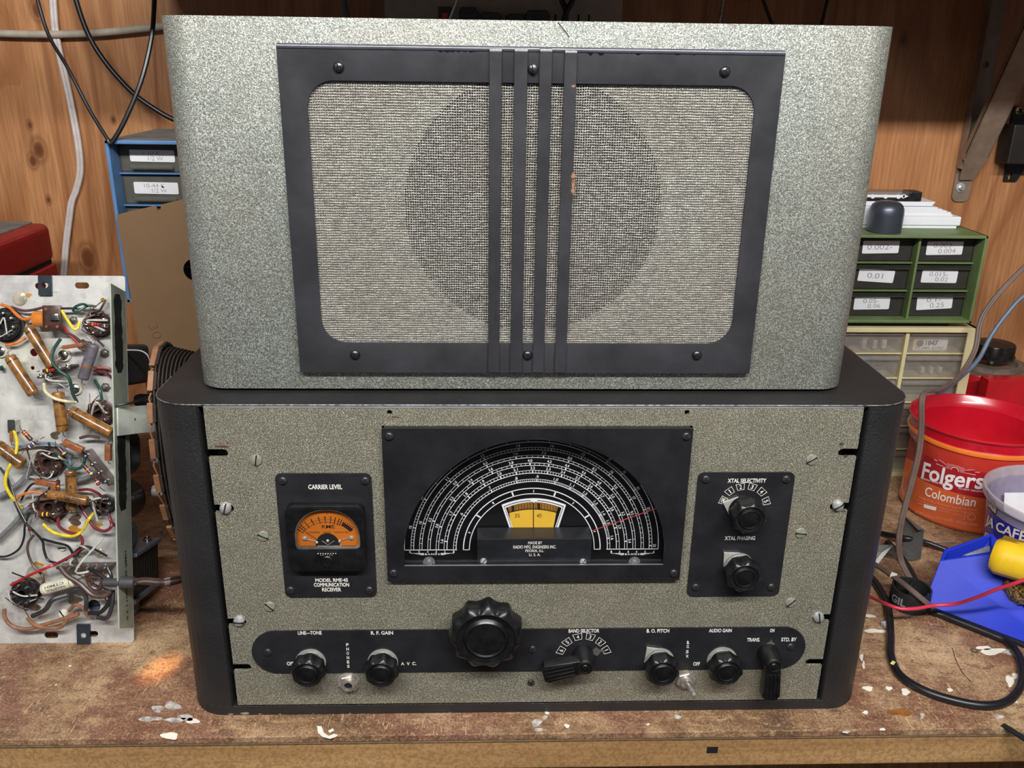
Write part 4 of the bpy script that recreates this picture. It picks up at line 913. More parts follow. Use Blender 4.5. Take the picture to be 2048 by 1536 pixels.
resistor(112, 739, 85, 742, 3.5, 18, ['red', 'red', 'yellow']); resistor(46, 862, 63, 880, 4.5, 18, ['orange', 'orange']); resistor(72, 884, 52, 899, 3.5, 16, ['white', 'blue', 'white'])
resistor(131, 910, 117, 895, 4.5, 24, ['yellow', 'violet']); resistor(186, 951, 168, 931, 4, 22, ['yellow', 'blue', 'orange']); resistor(198, 970, 189, 954, 4, 20, ['red', 'white']); resistor(203, 649, 175, 649, 3.5, 26, ['red', 'red', 'orange'])
resistor(100, 1028, 78, 1029, 4.5, 20, ['yellow', 'black', 'yellow']); resistor(116, 980, 116, 960, 4, 20, ['red', 'yellow']); resistor(60, 1054, 60, 1062, 4, 16, [])
# tube sockets: ribbed brown wafers with solder lugs round a centre hole
def socket(u, v, rpx, mat=BKL, lugs=8, h=8, label=None):
    p = CP(u, v, h); R_ = pxr(u, v, h, rpx); base = p - CN * (h - 1.2); F = fr(base, CN, CU, rnd.random()); m_ = MB()
    m_.lathe([(R_ * 1.05, 0), (R_ * 1.05, 1), (R_ * .92, 1.4), (R_ * .92, h - 2), (R_ * .86, h - 1), (R_ * .42, h - 1), (R_ * .38, h), (R_ * .30, h), (R_ * .30, 2)], F, 32, cap=False)
    m_.lathe([(R_ * .31, 0), (R_ * .31, 2)], F, 20, mi=2)
    for i in range(lugs):
        R4 = F @ Matrix.Rotation(2 * pi * i / lugs, 4, 'Z'); m_.box(R_ * .36, R_ * .9, -.5, .5, h - 1.4, h - .1, .2, mat=R4)
    so = cbuild(m_, 'tube_socket', [mat, SOLD, HOLE], label)
    for i in range(lugs):
        R4 = F @ Matrix.Rotation(2 * pi * (i + .5) / lugs, 4, 'Z'); l_ = MB()
        l_.box(R_ * .62, R_ * .74, -1.3, 1.3, h - 1.5, h + 3.2, .3, mat=R4); l_.lathe([(1.4, -1), (1.5, .3), (1.1, 1.2), (0, 1.5)], R4 @ Matrix.Translation((R_ * .7, 0, h + 1.8)), 10)
        cbuild(l_, 'solder_lug', [SOLD], parent=so)
socket(194, 648, 27); socket(197, 828, 27); socket(95, 926, 30); socket(98, 1015, 31); socket(6, 650, 34, BLKB, label='large black socket at the left edge'); socket(208, 1010, 19, BLKB, 5); socket(44, 1188, 27, BLKB, 7, 12)
def cscrew(u, v, rpx, kind, h=2):
    p = CP(u, v, h) - CN * h; R_ = pxr(u, v, h, rpx); m_ = MB(); F = fr(p, CN, CU, rnd.random() * 3)
    if kind == 'grommet':
        m_.lathe([(R_, 0), (R_, 2), (R_ * .9, 3), (R_ * .8, 3)], F, 28); m_.lathe([(R_ * .72, 2.5), (R_ * .72, 4), (R_ * .6, 4.6), (0, 4.8)], F, 24, mi=1)
        m_.box(-R_ * .6, R_ * .6, -.5, .5, 4, 5, mi=2, mat=F); return cbuild(m_, 'grommet_screw', [M('cream_washer', (206, 202, 184), .5), SOLD, HOLE])
    if kind == 'hex':
        m_.lathe([(R_, 0), (R_, 2.6), (R_ * .85, 3.2), (R_ * .5, 3.2)], F, 6, smooth=False); m_.lathe([(R_ * .5, 3), (R_ * .5, 5.5), (R_ * .4, 6.2), (0, 6.4)], F, 14); return cbuild(m_, 'hex_nut', [LEAD])
    m_.lathe([(R_, 0), (R_, .8), (R_ * .8, 2), (0, 2.6)], F, 22); m_.box(-R_ * .95, R_ * .95, -.5, .5, 1.2, 2.8, mi=1, mat=F); return cbuild(m_, 'slotted_screw', [M('cream_washer', (1, 1, 1)), HOLE])
for a_ in ((128, 710, 14, 'grommet'), (151, 777, 14, 'grommet'), (2, 702, 14, 'grommet'), (209, 706, 9, 'hex'), (211, 774, 9, 'hex'), (206, 958, 9, 'hex'), (147, 640, 8, 'hex'), (124, 1096, 8, 's'), (125, 1229, 10, 's')): cscrew(*a_)
# rivets with clear lacquer rings
for u, v, r_ in ((160, 1106, 10), (200, 1106, 10), (74, 1150, 22), (40, 597, 15), (195, 1038, 12)):
    p = CP(u, v, 0); R_ = pxr(u, v, 0, r_); m_ = MB(); m_.lathe([(R_, 0), (R_ * .9, 1.2), (R_ * .5, 2), (0, 2.4)], fr(p, CN, CU), 24)
    cbuild(m_, 'lacquered_rivet', [M('clear_amber_lacquer', (190, 180, 160), .12, .3, wear=.25, scale=60, coat=1.)])
# trimmer block, coil and terminal boards
m_ = MB(); a, b = lc(88, 661, 14), lc(123, 611, 14); m_.box(a.x, b.x, -16, -13, a.z, b.z, .5); m_.box(a.x, a.x + 2, -16, -1, a.z, b.z, .4)
for fx, fz in ((.2, .15), (.2, .85), (.8, .15), (.8, .85)):
    m_.lathe([(1.2, 0), (1.2, .6), (0, .8)], Matrix.Translation((a.x + (b.x - a.x) * fx, -16, a.z + (b.z - a.z) * fz)) @ Matrix.Rotation(pi / 2, 4, 'X'), 10, mi=1)
m_.box(a.x + 7, a.x + 15, -19, -15.5, a.z + 9, a.z + 15, .6, mi=2)
tb = m_.build('trimmer_board', [BKL, BRICK, SOLD], chs, True)
m_ = MB(); a = lc(72, 638, 8); m_.lathe([(7, 0), (7.6, 1), (7.2, 9), (6, 10)], Matrix.Translation((a.x - 1, -8, a.z)) @ Matrix.Rotation(pi / 2, 4, 'Y'), 24); m_.build('orange_coil', [M('orange_varnished_coil', (206, 124, 48), .25, wear=.15, coat=.6)], chs, True)
def board(u0, v0, u1, v1, thick, h, lugs, mat=BKL):
    A, B = CP(u0, v0, 1), CP(u1, v1, 1); d = (B - A); L = d.length; d = d.normalized(); s_ = d.cross(CN).normalized(); m_ = MB()
    F = Matrix((d, s_, CN)).transposed().to_4x4(); F.translation = A
    m_.box(0, L, -thick / 2, thick / 2, 0, h, .3, mat=F); bo = cbuild(m_, 'terminal_board', [mat])
    for i in range(lugs):
        l_ = MB(); x = L * (i + .5) / lugs; l_.lathe([(1.7, -1), (2.0, .4), (1.3, 1.8), (0, 2.2)], F @ Matrix.Translation((x, .5, h)), 10); l_.box(x - 1, x + 1, -2.6, 1.6, h - 2, h + 1, .3, mat=F); cbuild(l_, 'solder_lug', [SOLD], parent=bo)
board(127, 1128, 232, 1126, 2.5, 14, 6); board(182, 898, 234, 965, 2.5, 16, 4); board(88, 754, 158, 729, 2, 13, 4)
m_ = MB(); a = lc(25, 852, 6); m_.box(a.x - 3, a.x + 4, -9, -1, a.z - 6, a.z + 6, .5); m_.build('terminal_post', [SOLD], chs, True)
# --- wires: pixel paths with heights over the plate
def wire(pts, rpx, col, rough=.35, name='wire', label=None):
    P_ = [CP(u, v, h) for u, v, h in pts]; m_ = MB(); m_.tube(P_, pxr(pts[0][0], pts[0][1], pts[0][2], rpx), 8, sub=5)
    return cbuild(m_, name, [M('%s_insulation' % col[0], col[1], rough, wear=.18, scale=150)], label)
Ye, Gn, Cr, Or, Rd, Mr, Bk, Gy, Bn, Cp = ('yellow', (226, 200, 44)), ('dark_green', (36, 72, 62)), ('cream', (216, 206, 166)), ('orange', (206, 112, 44)), ('red', (176, 40, 44)), ('maroon', (116, 34, 46)), ('black', (30, 30, 32)), ('grey', (112, 114, 116)), ('brown_cloth', (78, 58, 52)), ('copper_brown_cloth', (138, 96, 70))
wires = [([(28, 862, 8), (34, 885, 14), (30, 912, 18), (14, 945, 18), (12, 972, 16), (28, 1000, 12), (44, 1015, 6)], 3.2, Ye), ([(86, 1048, 14), (105, 1064, 14), (125, 1070, 12), (148, 1072, 12), (166, 1060, 12), (178, 1038, 14), (190, 1024, 8)], 3.2, Ye), ([(123, 620, 14), (136, 642, 14), (148, 658, 14), (156, 655, 12), (159, 643, 10)], 3, Ye),
    ([(121, 678, 12), (107, 700, 18), (104, 722, 20), (120, 742, 22), (138, 756, 22), (145, 785, 18), (154, 804, 12)], 3.4, Gn), ([(176, 612, 8), (165, 608, 12), (150, 614, 12), (147, 622, 10), (158, 622, 10), (175, 612, 8), (192, 613, 8)], 2.6, Gn), ([(190, 760, 2), (200, 780, 8), (204, 800, 8)], 3, Gn), ([(108, 900, 10), (130, 925, 12), (145, 937, 12), (163, 934, 12), (170, 915, 12), (164, 895, 8)], 3.2, Gn),
    ([(88, 768, 14), (92, 785, 22), (112, 798, 24), (135, 803, 22), (152, 805, 14)], 3.2, Cr), ([(2, 609, 10), (20, 616, 10), (36, 632, 10), (52, 639, 10), (70, 630, 10)], 3.2, Or), ([(12, 690, 6), (30, 687, 8), (52, 675, 6)], 3, Or), ([(31, 1000, 10), (45, 989, 12), (65, 984, 12), (86, 986, 10)], 2.6, Or),
    ([(125, 652, 6), (140, 670, 8), (158, 688, 6)], 3, Rd), ([(22, 1170, 10), (60, 1150, 16), (100, 1133, 18), (112, 1128, 14)], 3, Rd), ([(158, 980, 8), (178, 979, 12), (195, 986, 12), (205, 995, 8)], 2.8, Mr), ([(116, 1035, 8), (118, 1052, 12), (135, 1064, 12), (158, 1070, 10), (165, 1085, 12), (155, 1103, 12), (132, 1118, 14), (115, 1127, 14)], 3.2, Mr), ([(158, 1010, 8), (178, 1040, 10), (190, 1056, 12), (210, 1062, 12), (223, 1052, 12), (220, 1035, 8)], 3.2, Mr), ([(218, 1030, 8), (222, 1042, 10), (232, 1053, 8)], 3, Mr), ([(188, 742, 6), (210, 744, 8), (224, 756, 6)], 2.6, Mr), ([(188, 735, 6), (212, 735, 8), (226, 740, 6)], 2.6, ('pink_brown', (164, 112, 110))),
    ([(-8, 1113, 6), (15, 1112, 8), (38, 1098, 8), (48, 1075, 10), (50, 1050, 12), (60, 1025, 10)], 2.2, Bk), ([(10, 950, 10), (20, 975, 10), (30, 1005, 12), (48, 1042, 12), (70, 1065, 12), (85, 1082, 10), (88, 1100, 10), (96, 1120, 10), (115, 1127, 12)], 2.6, Bk), ([(85, 1078, 10), (110, 1085, 12), (135, 1092, 12), (146, 1108, 10), (154, 1124, 12)], 2.6, Bk), ([(0, 935, 6), (14, 955, 8), (26, 985, 10), (34, 1010, 12), (52, 1045, 14)], 2.4, Bk), ([(178, 998, 14), (186, 1018, 14), (200, 1030, 10)], 3, Bk), ([(43, 1000, 4), (50, 985, 8), (62, 970, 10), (72, 966, 12)], 2.4, Bk), ([(2, 733, 6), (5, 740, 4)], 4, Gn),
    ([(-8, 996, 8), (20, 980, 8), (45, 960, 8), (62, 938, 8)], 5, Gy), ([(-8, 1082, 8), (20, 1055, 8), (45, 1028, 8), (75, 1000, 8)], 5, Gy), ([(152, 962, 8), (175, 955, 8), (192, 945, 8), (200, 930, 6)], 5, Gy), ([(22, 897, 6), (55, 890, 8), (90, 886, 10), (115, 890, 10), (134, 905, 10), (140, 930, 10), (128, 946, 8)], 3, ('blue_grey', (110, 128, 146))),
    ([(22, 614, 6), (45, 621, 8), (65, 620, 8), (86, 615, 8)], 2.8, Bn), ([(122, 617, 10), (150, 617, 10), (172, 620, 8)], 2.4, Bk), ([(160, 876, 10), (178, 872, 12), (200, 876, 10)], 3, Bn), ([(130, 664, 8), (150, 674, 8), (168, 690, 8)], 3, Bn), ([(68, 1070, 8), (57, 1085, 10), (56, 1105, 10), (66, 1130, 10), (84, 1150, 12), (86, 1165, 12), (70, 1190, 8)], 2.6, Bn),
    ([(9, 1218, 12), (10, 1235, 12), (25, 1252, 12), (55, 1258, 12), (85, 1250, 12), (120, 1240, 12), (150, 1228, 12)], 4, Cp), ([(55, 1236, 10), (70, 1250, 14), (95, 1256, 14), (122, 1254, 14), (135, 1238, 14), (158, 1228, 14)], 4, Cp), ([(120, 1134, 16), (135, 1152, 18), (160, 1168, 18), (185, 1190, 18), (210, 1192, 18), (222, 1182, 16)], 5, Bn), ([(172, 1155, 12), (180, 1146, 14), (200, 1150, 14), (212, 1158, 14), (222, 1164, 16)], 4.5, Bn), ([(175, 1158, 12), (182, 1172, 12), (198, 1178, 12), (204, 1165, 14)], 4.5, Bn), ([(222, 1180, 14), (218, 1205, 14), (200, 1225, 14), (178, 1226, 12)], 4.5, Bk), ([(226, 1180, 12), (224, 1210, 14), (214, 1236, 14), (195, 1234, 12)], 4.5, ('charcoal_cloth', (50, 50, 52))), ([(65, 1232, 10), (90, 1220, 14), (105, 1200, 14), (135, 1190, 10)], 5, ('charcoal_cloth', (50, 50, 52))), ([(140, 1200, 8), (145, 1183, 12), (160, 1178, 12), (172, 1195, 12), (172, 1220, 12)], 4.5, ('charcoal_cloth', (50, 50, 52))), ([(172, 1135, 14), (192, 1145, 16), (212, 1160, 16)], 3.5, Bk), ([(215, 1135, 14), (222, 1150, 16), (224, 1170, 16)], 3.5, Bk), ([(176, 1232, 8), (165, 1215, 12), (150, 1210, 12), (138, 1222, 8)], 3.6, Cp),
    ([(0, 648, 14), (8, 636, 16), (14, 668, 14)], 1.6, ('tinned', (190, 188, 180))), ([(20, 1180, 14), (45, 1192, 16), (75, 1190, 14)], 1.8, ('tinned', (190, 188, 180))), ([(84, 906, 14), (100, 914, 16), (118, 918, 14)], 1.6, ('tinned', (190, 188, 180))), ([(174, 672, 10), (184, 682, 14), (188, 690, 16)], 1.6, ('tinned', (190, 188, 180)))]
for pts, r_, c_ in wires: wire(pts, r_, c_)
# short bare and sleeved leads bridging the lugs round every socket
rl = random.Random(21)
for (u, v, r_, n_) in ((194, 648, 30, 7), (197, 828, 28, 6), (95, 926, 34, 9), (98, 1015, 36, 10), (6, 650, 30, 3), (208, 1010, 22, 5), (44, 1188, 32, 8), (180, 1128, 40, 6), (205, 1165, 26, 5), (120, 740, 30, 4)):
    for k in range(n_):
        a0_, a1_ = rl.uniform(0, 6.3), rl.uniform(0, 6.3); k0, k1 = rl.uniform(.5, 1.0), rl.uniform(.7, 1.7)
        pts = [(u + r_ * k0 * cos(a0_), v + r_ * k0 * sin(a0_), 9), (u + r_ * .9 * cos((a0_ + a1_) / 2) + rl.uniform(-8, 8), v + r_ * .9 * sin((a0_ + a1_) / 2), rl.uniform(12, 20)), (u + r_ * k1 * cos(a1_), v + r_ * k1 * sin(a1_), rl.uniform(4, 12))]
        pts = [(min(uu, 216), vv, hh) for uu, vv, hh in pts]
        wire(pts, rl.choice((1.0, 1.1, 1.5, 2.2)), rl.choice((('tinned', (190, 188, 180)), ('tinned', (1, 1, 1)), Bn, Bk, ('dark_brown', (58, 42, 38)), ('rust_brown', (104, 62, 46)))))
# dark flux and varnish stains on the plate
rl = random.Random(4); FLX = M('dark_flux_stain', (92, 74, 60), .5, wear=.4, scale=120); FLA = M('amber_flux', (176, 124, 48), .2, wear=.3, coat=.6)
for (u, v, ru, mt_) in ((76, 1130, 9, FLA), (92, 1168, 6, FLA), (150, 1060, 12, FLA), (197, 1050, 7, FLA), (58, 590, 5, FLA), (207, 600, 5, FLA), (110, 870, 10, FLX), (150, 1040, 14, FLX), (120, 900, 16, FLX), (170, 1010, 10, FLX), (60, 1210, 18, FLX), (40, 640, 14, FLX), (170, 690, 14, FLX), (205, 740, 12, FLX), (150, 1200, 12, FLX)):
    p = lc(u, v); R_ = pxr(u, v, 0, ru); ph = rl.uniform(0, 6); m_ = MB(); m_.prism([[(p.x + R_ * (1 + .25 * sin(2 * t_ + ph) + .2 * sin(5 * t_ + ph)) * cos(t_), p.z + R_ * (.8 + .2 * sin(3 * t_ + ph)) * sin(t_)) for t_ in [2 * pi * i / 24 for i in range(24)]]], -.2, 0, 'xz'); m_.build('flux_stain', [mt_], chs, True)
# knot of rubber and cloth leads leaving through the apron
m_ = MB(); gA = CMI @ PX(240, 1165, -364); gy, gz = gA.y, gA.z
m_.lathe([(3.6, -14), (4.0, 0), (5.4, 1), (5.4, 11), (4.8, 13), (3, 13)], Matrix.Translation((0, gy, gz)) @ Matrix.Rotation(pi / 2, 4, 'Y'), 24); m_.build('rubber_grommet', [M('grey_rubber', (62, 62, 66), .6, wear=.15)], chs, True)
for k, (dz, col_) in enumerate(((1.8, Bn), (-1.6, ('taupe_cloth', (110, 96, 88))), (0.2, ('dark_brown', (58, 42, 38))))):
    P_ = [CM @ Vector((10, gy, gz + dz)), PX(290, 1158 + k * 4, -340) , PX(320, 1160 + 4 * k, -325), PX(350, 1156 + 5 * k, -308), Vector((-296, 190, 18 + 4 * k))]; m_ = MB(); m_.tube(P_, 1.7, 8); cbuild(m_, 'cloth_lead', [M('%s_insulation' % col_[0], col_[1], .6, wear=.2)])
# --- parts on the far (tube) side of the plate
DKC = M('dark_grey_enamelled_can', (58, 58, 62), .4, .2, wear=.15, scale=40); TRF = M('blue_grey_transformer_cap', (104, 112, 126), .38, .3, wear=.1); LAM = M('dark_laminations', (44, 40, 38), .6, .3, wear=.3, scale=200)
m_ = MB(); m_.box(-52, -4, 3, 67, 238, 276, 5, seg=4); o = m_.build('capacitor_can', [DKC], chs, True); o['label'] = 'dark grey rectangular can behind the plate'
m_ = MB(); m_.box(-60, -4, 3, 46, 152, 196, 12, seg=5); m_.build('filter_can', [DKC], chs, True)
m_ = MB(); m_.lathe([(20, 2), (20, 50), (17, 54), (0, 55)], Matrix.Translation((-25, 0, 126)) @ Matrix.Rotation(-pi / 2, 4, 'X'), 32); o = m_.build('round_can', [DKC], chs, True)
m_ = MB()
for i, s_ in enumerate(('2200 MFD', '450 WVDC', '16 MFD 450', '85 C MAX')): m_.text(s_, -14, 10, -1.4, 1.4, 0, .0, mat=Matrix.Translation((-4.6 - .25 * i * i, 30, 136 - i * 5)) @ Matrix.Rotation(pi / 2, 4, 'Z'))
m_.build('can_print', [M('grey_print', (1, 1, 1))], chs, True)
m_ = MB()
m_.box(-74, -4, 3, 76, 38, 76, .6, mi=1)
for i in range(12): m_.box(-74.4, -3.6, 3 + i * 6, 4.6 + i * 6, 37.6, 76.4, mi=1)
m_.box(-78, -1, 14, 80, 76, 80, 1); m_.box(-66, -10, 12, 48, 78, 106, 9, seg=4); m_.box(-78, -1, 8, 80, 33, 38, 1); m_.box(-66, -10, 12, 48, 12, 38, 9, seg=4)
m_.build('power_transformer', [TRF, LAM], chs, True)['label'] = 'blue-grey power transformer with dark laminated core'
for yy in (64,):
    m_ = MB(); m_.lathe([(4, 0), (4, 2), (2.4, 3), (2.4, 5), (0, 5.4)], Matrix.Translation((-10, yy, 80)), 12); m_.build('transformer_bolt', [SOLD], chs, True)
m_ = MB()
for z_, yy in ((205, 60), (222, 48)): m_.lathe([(5, 0), (6.5, 4), (6, 18), (3, 21), (0, 21)], Matrix.Translation((-12, yy, z_)) @ Matrix.Rotation(pi / 2, 4, 'Y'), 18)
m_.build('dark_knob', [BLKB], chs, True)
for z_ in (165, 132):
    m_ = MB(); m_.lathe([(5.5, 0), (6.2, 5), (5, 10), (0, 12)], Matrix.Translation((0, 56, z_)) @ Matrix.Rotation(pi / 2, 4, 'Y'), 18); m_.build('shiny_terminal', [STEEL], chs, True)
# bent bracket from the apron to the stack of plates
m_ = MB(); a0_ = lc(232, 868, 31); zc = (CMI @ PX(232, 845, -364)).z
m_.prism([[(.4, -27), (1.8, -27), (13, -6), (20, 0), (28, 18), (26.8, 19), (18.8, 1), (12, -5), (.4, -25)]], zc - 12, zc + 13, 'xy', .2)
for yy in (-20, -12): m_.lathe([(1.8, 0), (1.8, .3)], Matrix.Translation((3.4 + (yy + 22) * .6, yy, zc + 1)) @ Matrix.Rotation(1.0, 4, 'Z') @ Matrix.Rotation(pi / 2, 4, 'X'), 12, mi=1)
m_.build('bent_bracket', [M('bright_zinc', (196, 200, 188), .35, .4, wear=.1), HOLE], chs, True)
# stack of thin brown oval plates (seen edge on) with copper tabs round the rim
PLT = M('thin_brown_fibre_plate', (52, 40, 32), .8, wear=.3, scale=80); TAB = M('copper_tan_tab', (150, 106, 74), .5, .2, wear=.15)
YC, ZC_, RY, RZ = 168, 170, 46, 96
def ov(k=1., n=40): return [(YC + RY * k * (abs(cos(a)) ** .8) * (1 if cos(a) > 0 else -1), ZC_ + RZ * k * sin(a) * (1 if True else 1)) for a in [2 * pi * i / n for i in range(n)]]
m_ = MB()
for i in range(10): m_.prism([ov(1 - .008 * i), ov(.82 - .008 * i)[::-1]], -328 + i * 3.1, -326.8 + i * 3.1, 'yz')
m_.lathe([(10, 0), (10, 34)], fr((-329, YC, ZC_), (1, 0, 0)), 16)
for a in (.3, 1.2, 2.4, 3.6, 4.6, 5.6): m_.tube([(-326, YC, ZC_), (-326, YC + RY * .85 * cos(a), ZC_ + RZ * .85 * sin(a))], 2.2, 6, curve=False)
cbuild(m_, 'oval_plate_stack', [PLT], 'stack of thin brown oval plates seen edge on')
for i in range(18):
    a = 2 * pi * (i + .5) / 18; m_ = MB(); y_, z_ = YC + RY * 1.03 * cos(a), ZC_ + RZ * 1.02 * sin(a)
    tdir = Vector((0, -RY * sin(a), RZ * cos(a))).normalized(); F = Matrix((Vector((1, 0, 0)), Vector((0, tdir.z, -tdir.y)) * -1, tdir)).transposed().to_4x4(); F.translation = Vector((-331, y_, z_))
    m_.box(-2.4, 2.6, -1.4, 1.4, -9, 9, .5, mat=F); m_.box(2.6, 5.5, -1.4, 1.4, -8, 8, .3, mi=1, mat=F)
    cbuild(m_, 'copper_tab', [TAB, PLT], None)
m_ = MB(); m_.tube([(-332 + (3 if i % 2 else -1), YC + RY * .97 * cos(2 * pi * i / 36), ZC_ + RZ * .97 * sin(2 * pi * i / 36)) for i in range(36)], .9, 6, closed=True, curve=False); cbuild(m_, 'zigzag_wire', [TAB])
for pts in (([250, 700, -366], [285, 703, -352], [300, 722, -345], [305, 770, -340]), ([232, 810, -362], [262, 806, -352], [295, 795, -344])):
    m_ = MB(); m_.tube([PX(*p) for p in pts], 1.1, 6); cbuild(m_, 'hookup_lead', [M('black_insulation', (1, 1, 1))])

# ================================================================== behind, left
BLU = M('blue_enamel_steel', (92, 132, 178), .45, .1, wear=.08, scale=30); DUST = M('dusty_grey_top', (112, 108, 102), .9, wear=.15, scale=60)
PLA = clear('smoked_clear_plastic', (.80, .80, .78), .34, (138, 134, 126), .12); PLAC = clear('clear_styrene', (.96, .95, .93), .20, (214, 208, 196), .1)
LAB = M('white_paper_label', (224, 224, 226), .6, wear=.03, scale=60); PENC = M('pencil_writing', (120, 120, 126), .8)
def drawer_cabinet(name, label, x0, x1, yf, yb, z0, z1, cols, rows, mat, wall, plastic, rec, labels, parts_fill, handle=1):
    """open-fronted cabinet with see-through drawers; every drawer is a part with its label"""
    t = empty(name, ((x0 + x1) / 2, (yf + yb) / 2, z0), label, 'parts cabinet'); b = MB()
    b.box(x0, x1, yf, yb, z1 - wall, z1, .8); b.box(x0, x1, yf, yb, z0, z0 + wall, .8); b.box(x0, x0 + wall, yf, yb, z0, z1, .8); b.box(x1 - wall, x1, yf, yb, z0, z1, .8); b.box(x0, x1, yb - 2, yb, z0, z1)
    dx = (x1 - x0 - wall) / cols; dz = (z1 - z0 - wall) / rows
    for i in range(1, cols): b.box(x0 + wall / 2 + i * dx - wall * .4, x0 + wall / 2 + i * dx + wall * .4, yf + rec * .4, yb, z0 + 1, z1 - 1, .4)
    for j in range(1, rows): b.box(x0 + 1, x1 - 1, yf + rec * .8, yb, z0 + wall / 2 + j * dz - .8, z0 + wall / 2 + j * dz + .8)
    b.build('cabinet_frame', [mat], t)
    for i in range(cols):
        for j in range(rows):
            ax, bx = x0 + wall / 2 + i * dx + wall * .55, x0 + wall / 2 + (i + 1) * dx - wall * .55; az, bz = z0 + wall / 2 + j * dz + 1.3, z0 + wall / 2 + (j + 1) * dz - 1.6
            y0 = yf + rec; d = MB(); d.box(ax, bx, y0, y0 + 1.6, az, bz - 1, .3); d.box(ax, ax + 1.3, y0, yb - 12, az, bz - 3); d.box(bx - 1.3, bx, y0, yb - 12, az, bz - 3); d.box(ax, bx, y0, yb - 12, az, az + 1.3)
            if handle == 2: d.box(ax + (bx - ax) * .16, ax + (bx - ax) * .70, y0 - 6, y0 + .5, az + (bz - az) * .10, az + (bz - az) * .15, .4); d.box(ax + (bx - ax) * .16, ax + (bx - ax) * .70, y0 - 6, y0 - 5, az + (bz - az) * .10, az + (bz - az) * .26, .3)
            elif handle: d.box(ax + 1, bx - 1, y0 - 5, y0 + .5, bz - 4.5, bz - 2.6, .4); d.box(ax + 1, bx - 1, y0 - 5, y0 - 4, bz - 6.5, bz - 2.6, .3)
            dr = d.build('drawer', [plastic], t)
            key = (i, j)
            if key in labels:
                s_, lx0, lx1, lz0, lz1, tilt = labels[key]; l_ = MB(); cx, cz = (ax + bx) / 2, (az + bz) / 2; w_, h_ = bx - ax, bz - az
                R4 = Matrix.Translation((ax + w_ * (lx0 + lx1) / 2, 0, az + h_ * (lz0 + lz1) / 2)) @ Matrix.Rotation(tilt, 4, 'Y'); hx, hz = w_ * (lx1 - lx0) / 2, h_ * (lz1 - lz0) / 2
                l_.prism([rrect(-hx, hx, -hz, hz, 1.6, 4)], y0 - .5, y0 - .1, 'xz', mat=R4)
                ls = s_.split('|')
                for k, q_ in enumerate(ls):
                    if not q_: continue
                    zc_ = (len(ls) - 1 - 2 * k) * hz * .42; hh = hz * (.34 if len(ls) > 1 else .42); wd = min(hx * .8, hh * .75 * len(q_)); sx_ = hx * .1 * (k * 2 - .6)
                    l_.text(q_, -wd + sx_, wd + sx_, zc_ - hh, zc_ + hh, y0 - .5, -.012, mi=1, mat=R4, thick=.06)
                l_.build('drawer_label', [LAB, PENC], dr)
            for (px_, pz_, w2, h2, mt2) in parts_fill.get(key, []):
                f_ = MB(); X_ = ax + (bx - ax) * px_; Z_ = az + 1.4 + (bz - az) * pz_; f_.box(X_ - w2 / 2, X_ + w2 / 2, y0 + 6, y0 + 9 + w2, Z_, Z_ + h2, min(w2, h2) * .25); f_.build('drawer_contents', [mt2], dr)
    return t
BX = -443
# upper blue cabinet: deep rim, two labelled drawers in view
u_ = drawer_cabinet('blue_parts_cabinet', 'blue steel small-parts cabinet with clear drawers, behind the cardboard sheet', BX, BX + 180, 384, 540, 249, 427, 2, 5, BLU, 4, PLA, 24,
    {(0, 4): ('< 10 K|1/2 W', .14, .72, .34, .74, .01), (0, 3): ('10-44 K|1/2 W', .14, .72, .34, .74, .01)}, {}, 2)
MB().box(BX + 3, BX + 177, 390, 538, 427, 427.6, .2).build('dusty_top', [DUST], u_)
l_ = drawer_cabinet('blue_parts_cabinet', 'second blue steel parts cabinet, standing on the bench under the upper one', BX + 12, BX + 190, 392, 545, 0, 232, 2, 5, BLU, 4, PLA, 22, {}, {})
for x in (-360, -300):
    o = MB().box(x, x + 28, 410, 530, 232.1, 248.9, .5).build('wood_spacer', EDGE); tag(o, 'wooden spacer block between the two blue cabinets, %s one' % ('left' if x == -360 else 'right'), 'wood block', 'spacer blocks between the blue cabinets')
# cardboard sheet leaning in front of the blue cabinets
p0c = Vector((-440, 372, 350)); nc = Vector((0, -350, 42)).normalized(); upc = Vector((0, 42, 350)).normalized()
def PLc(u, v): D = ray(u, v); return CAM + D * ((p0c - CAM).dot(nc) / D.dot(nc))
KM = Matrix((Vector((1, 0, 0)), -nc, upc)).transposed().to_4x4(); KM.translation = p0c; KI = KM.inverted()
cr = [KI @ PLc(u, v) for u, v in ((233, 430), (262, 422), (312, 411), (315, 421), (321, 419), (322, 409), (360, 400), (420, 390))]
tl, trr = cr[0], cr[-1]; zb_ = -(350 / upc.z) + .3; lb = KI @ PLc(283, 720); k_ = (zb_ - tl.z) / (lb.z - tl.z); xb_ = tl.x + (lb.x - tl.x) * k_
hc = KI @ PLc(385, 540)
sh_ = MB(); sh_.prism([[(xb_, zb_), (trr.x + 10, zb_), (trr.x, trr.z)] + [(p.x, p.z) for p in cr[:-1]][::-1], circ(hc.x + 2, hc.z, 12, 28)], 0, 2.2, 'xz', mat=KM)
ta, tb_ = KI @ PLc(300, 690), KI @ PLc(330, 655)
sh_.text('30 -', -14, 14, -5, 5, 0, -.02, mi=1, mat=KM @ Matrix.Translation(((ta.x + tb_.x) / 2, 0, (ta.z + tb_.z) / 2)) @ Matrix.Rotation(1.25, 4, 'Y'))
CARD = M('brown_cardboard', (122, 96, 70), .85, wear=.07, scale=9, spec=.2)
tag(sh_.build('cardboard_sheet', [CARD, M('faint_pencil', (88, 72, 56), .9)]), 'brown cardboard sheet with a round hole, leaning against the blue cabinets', 'cardboard')
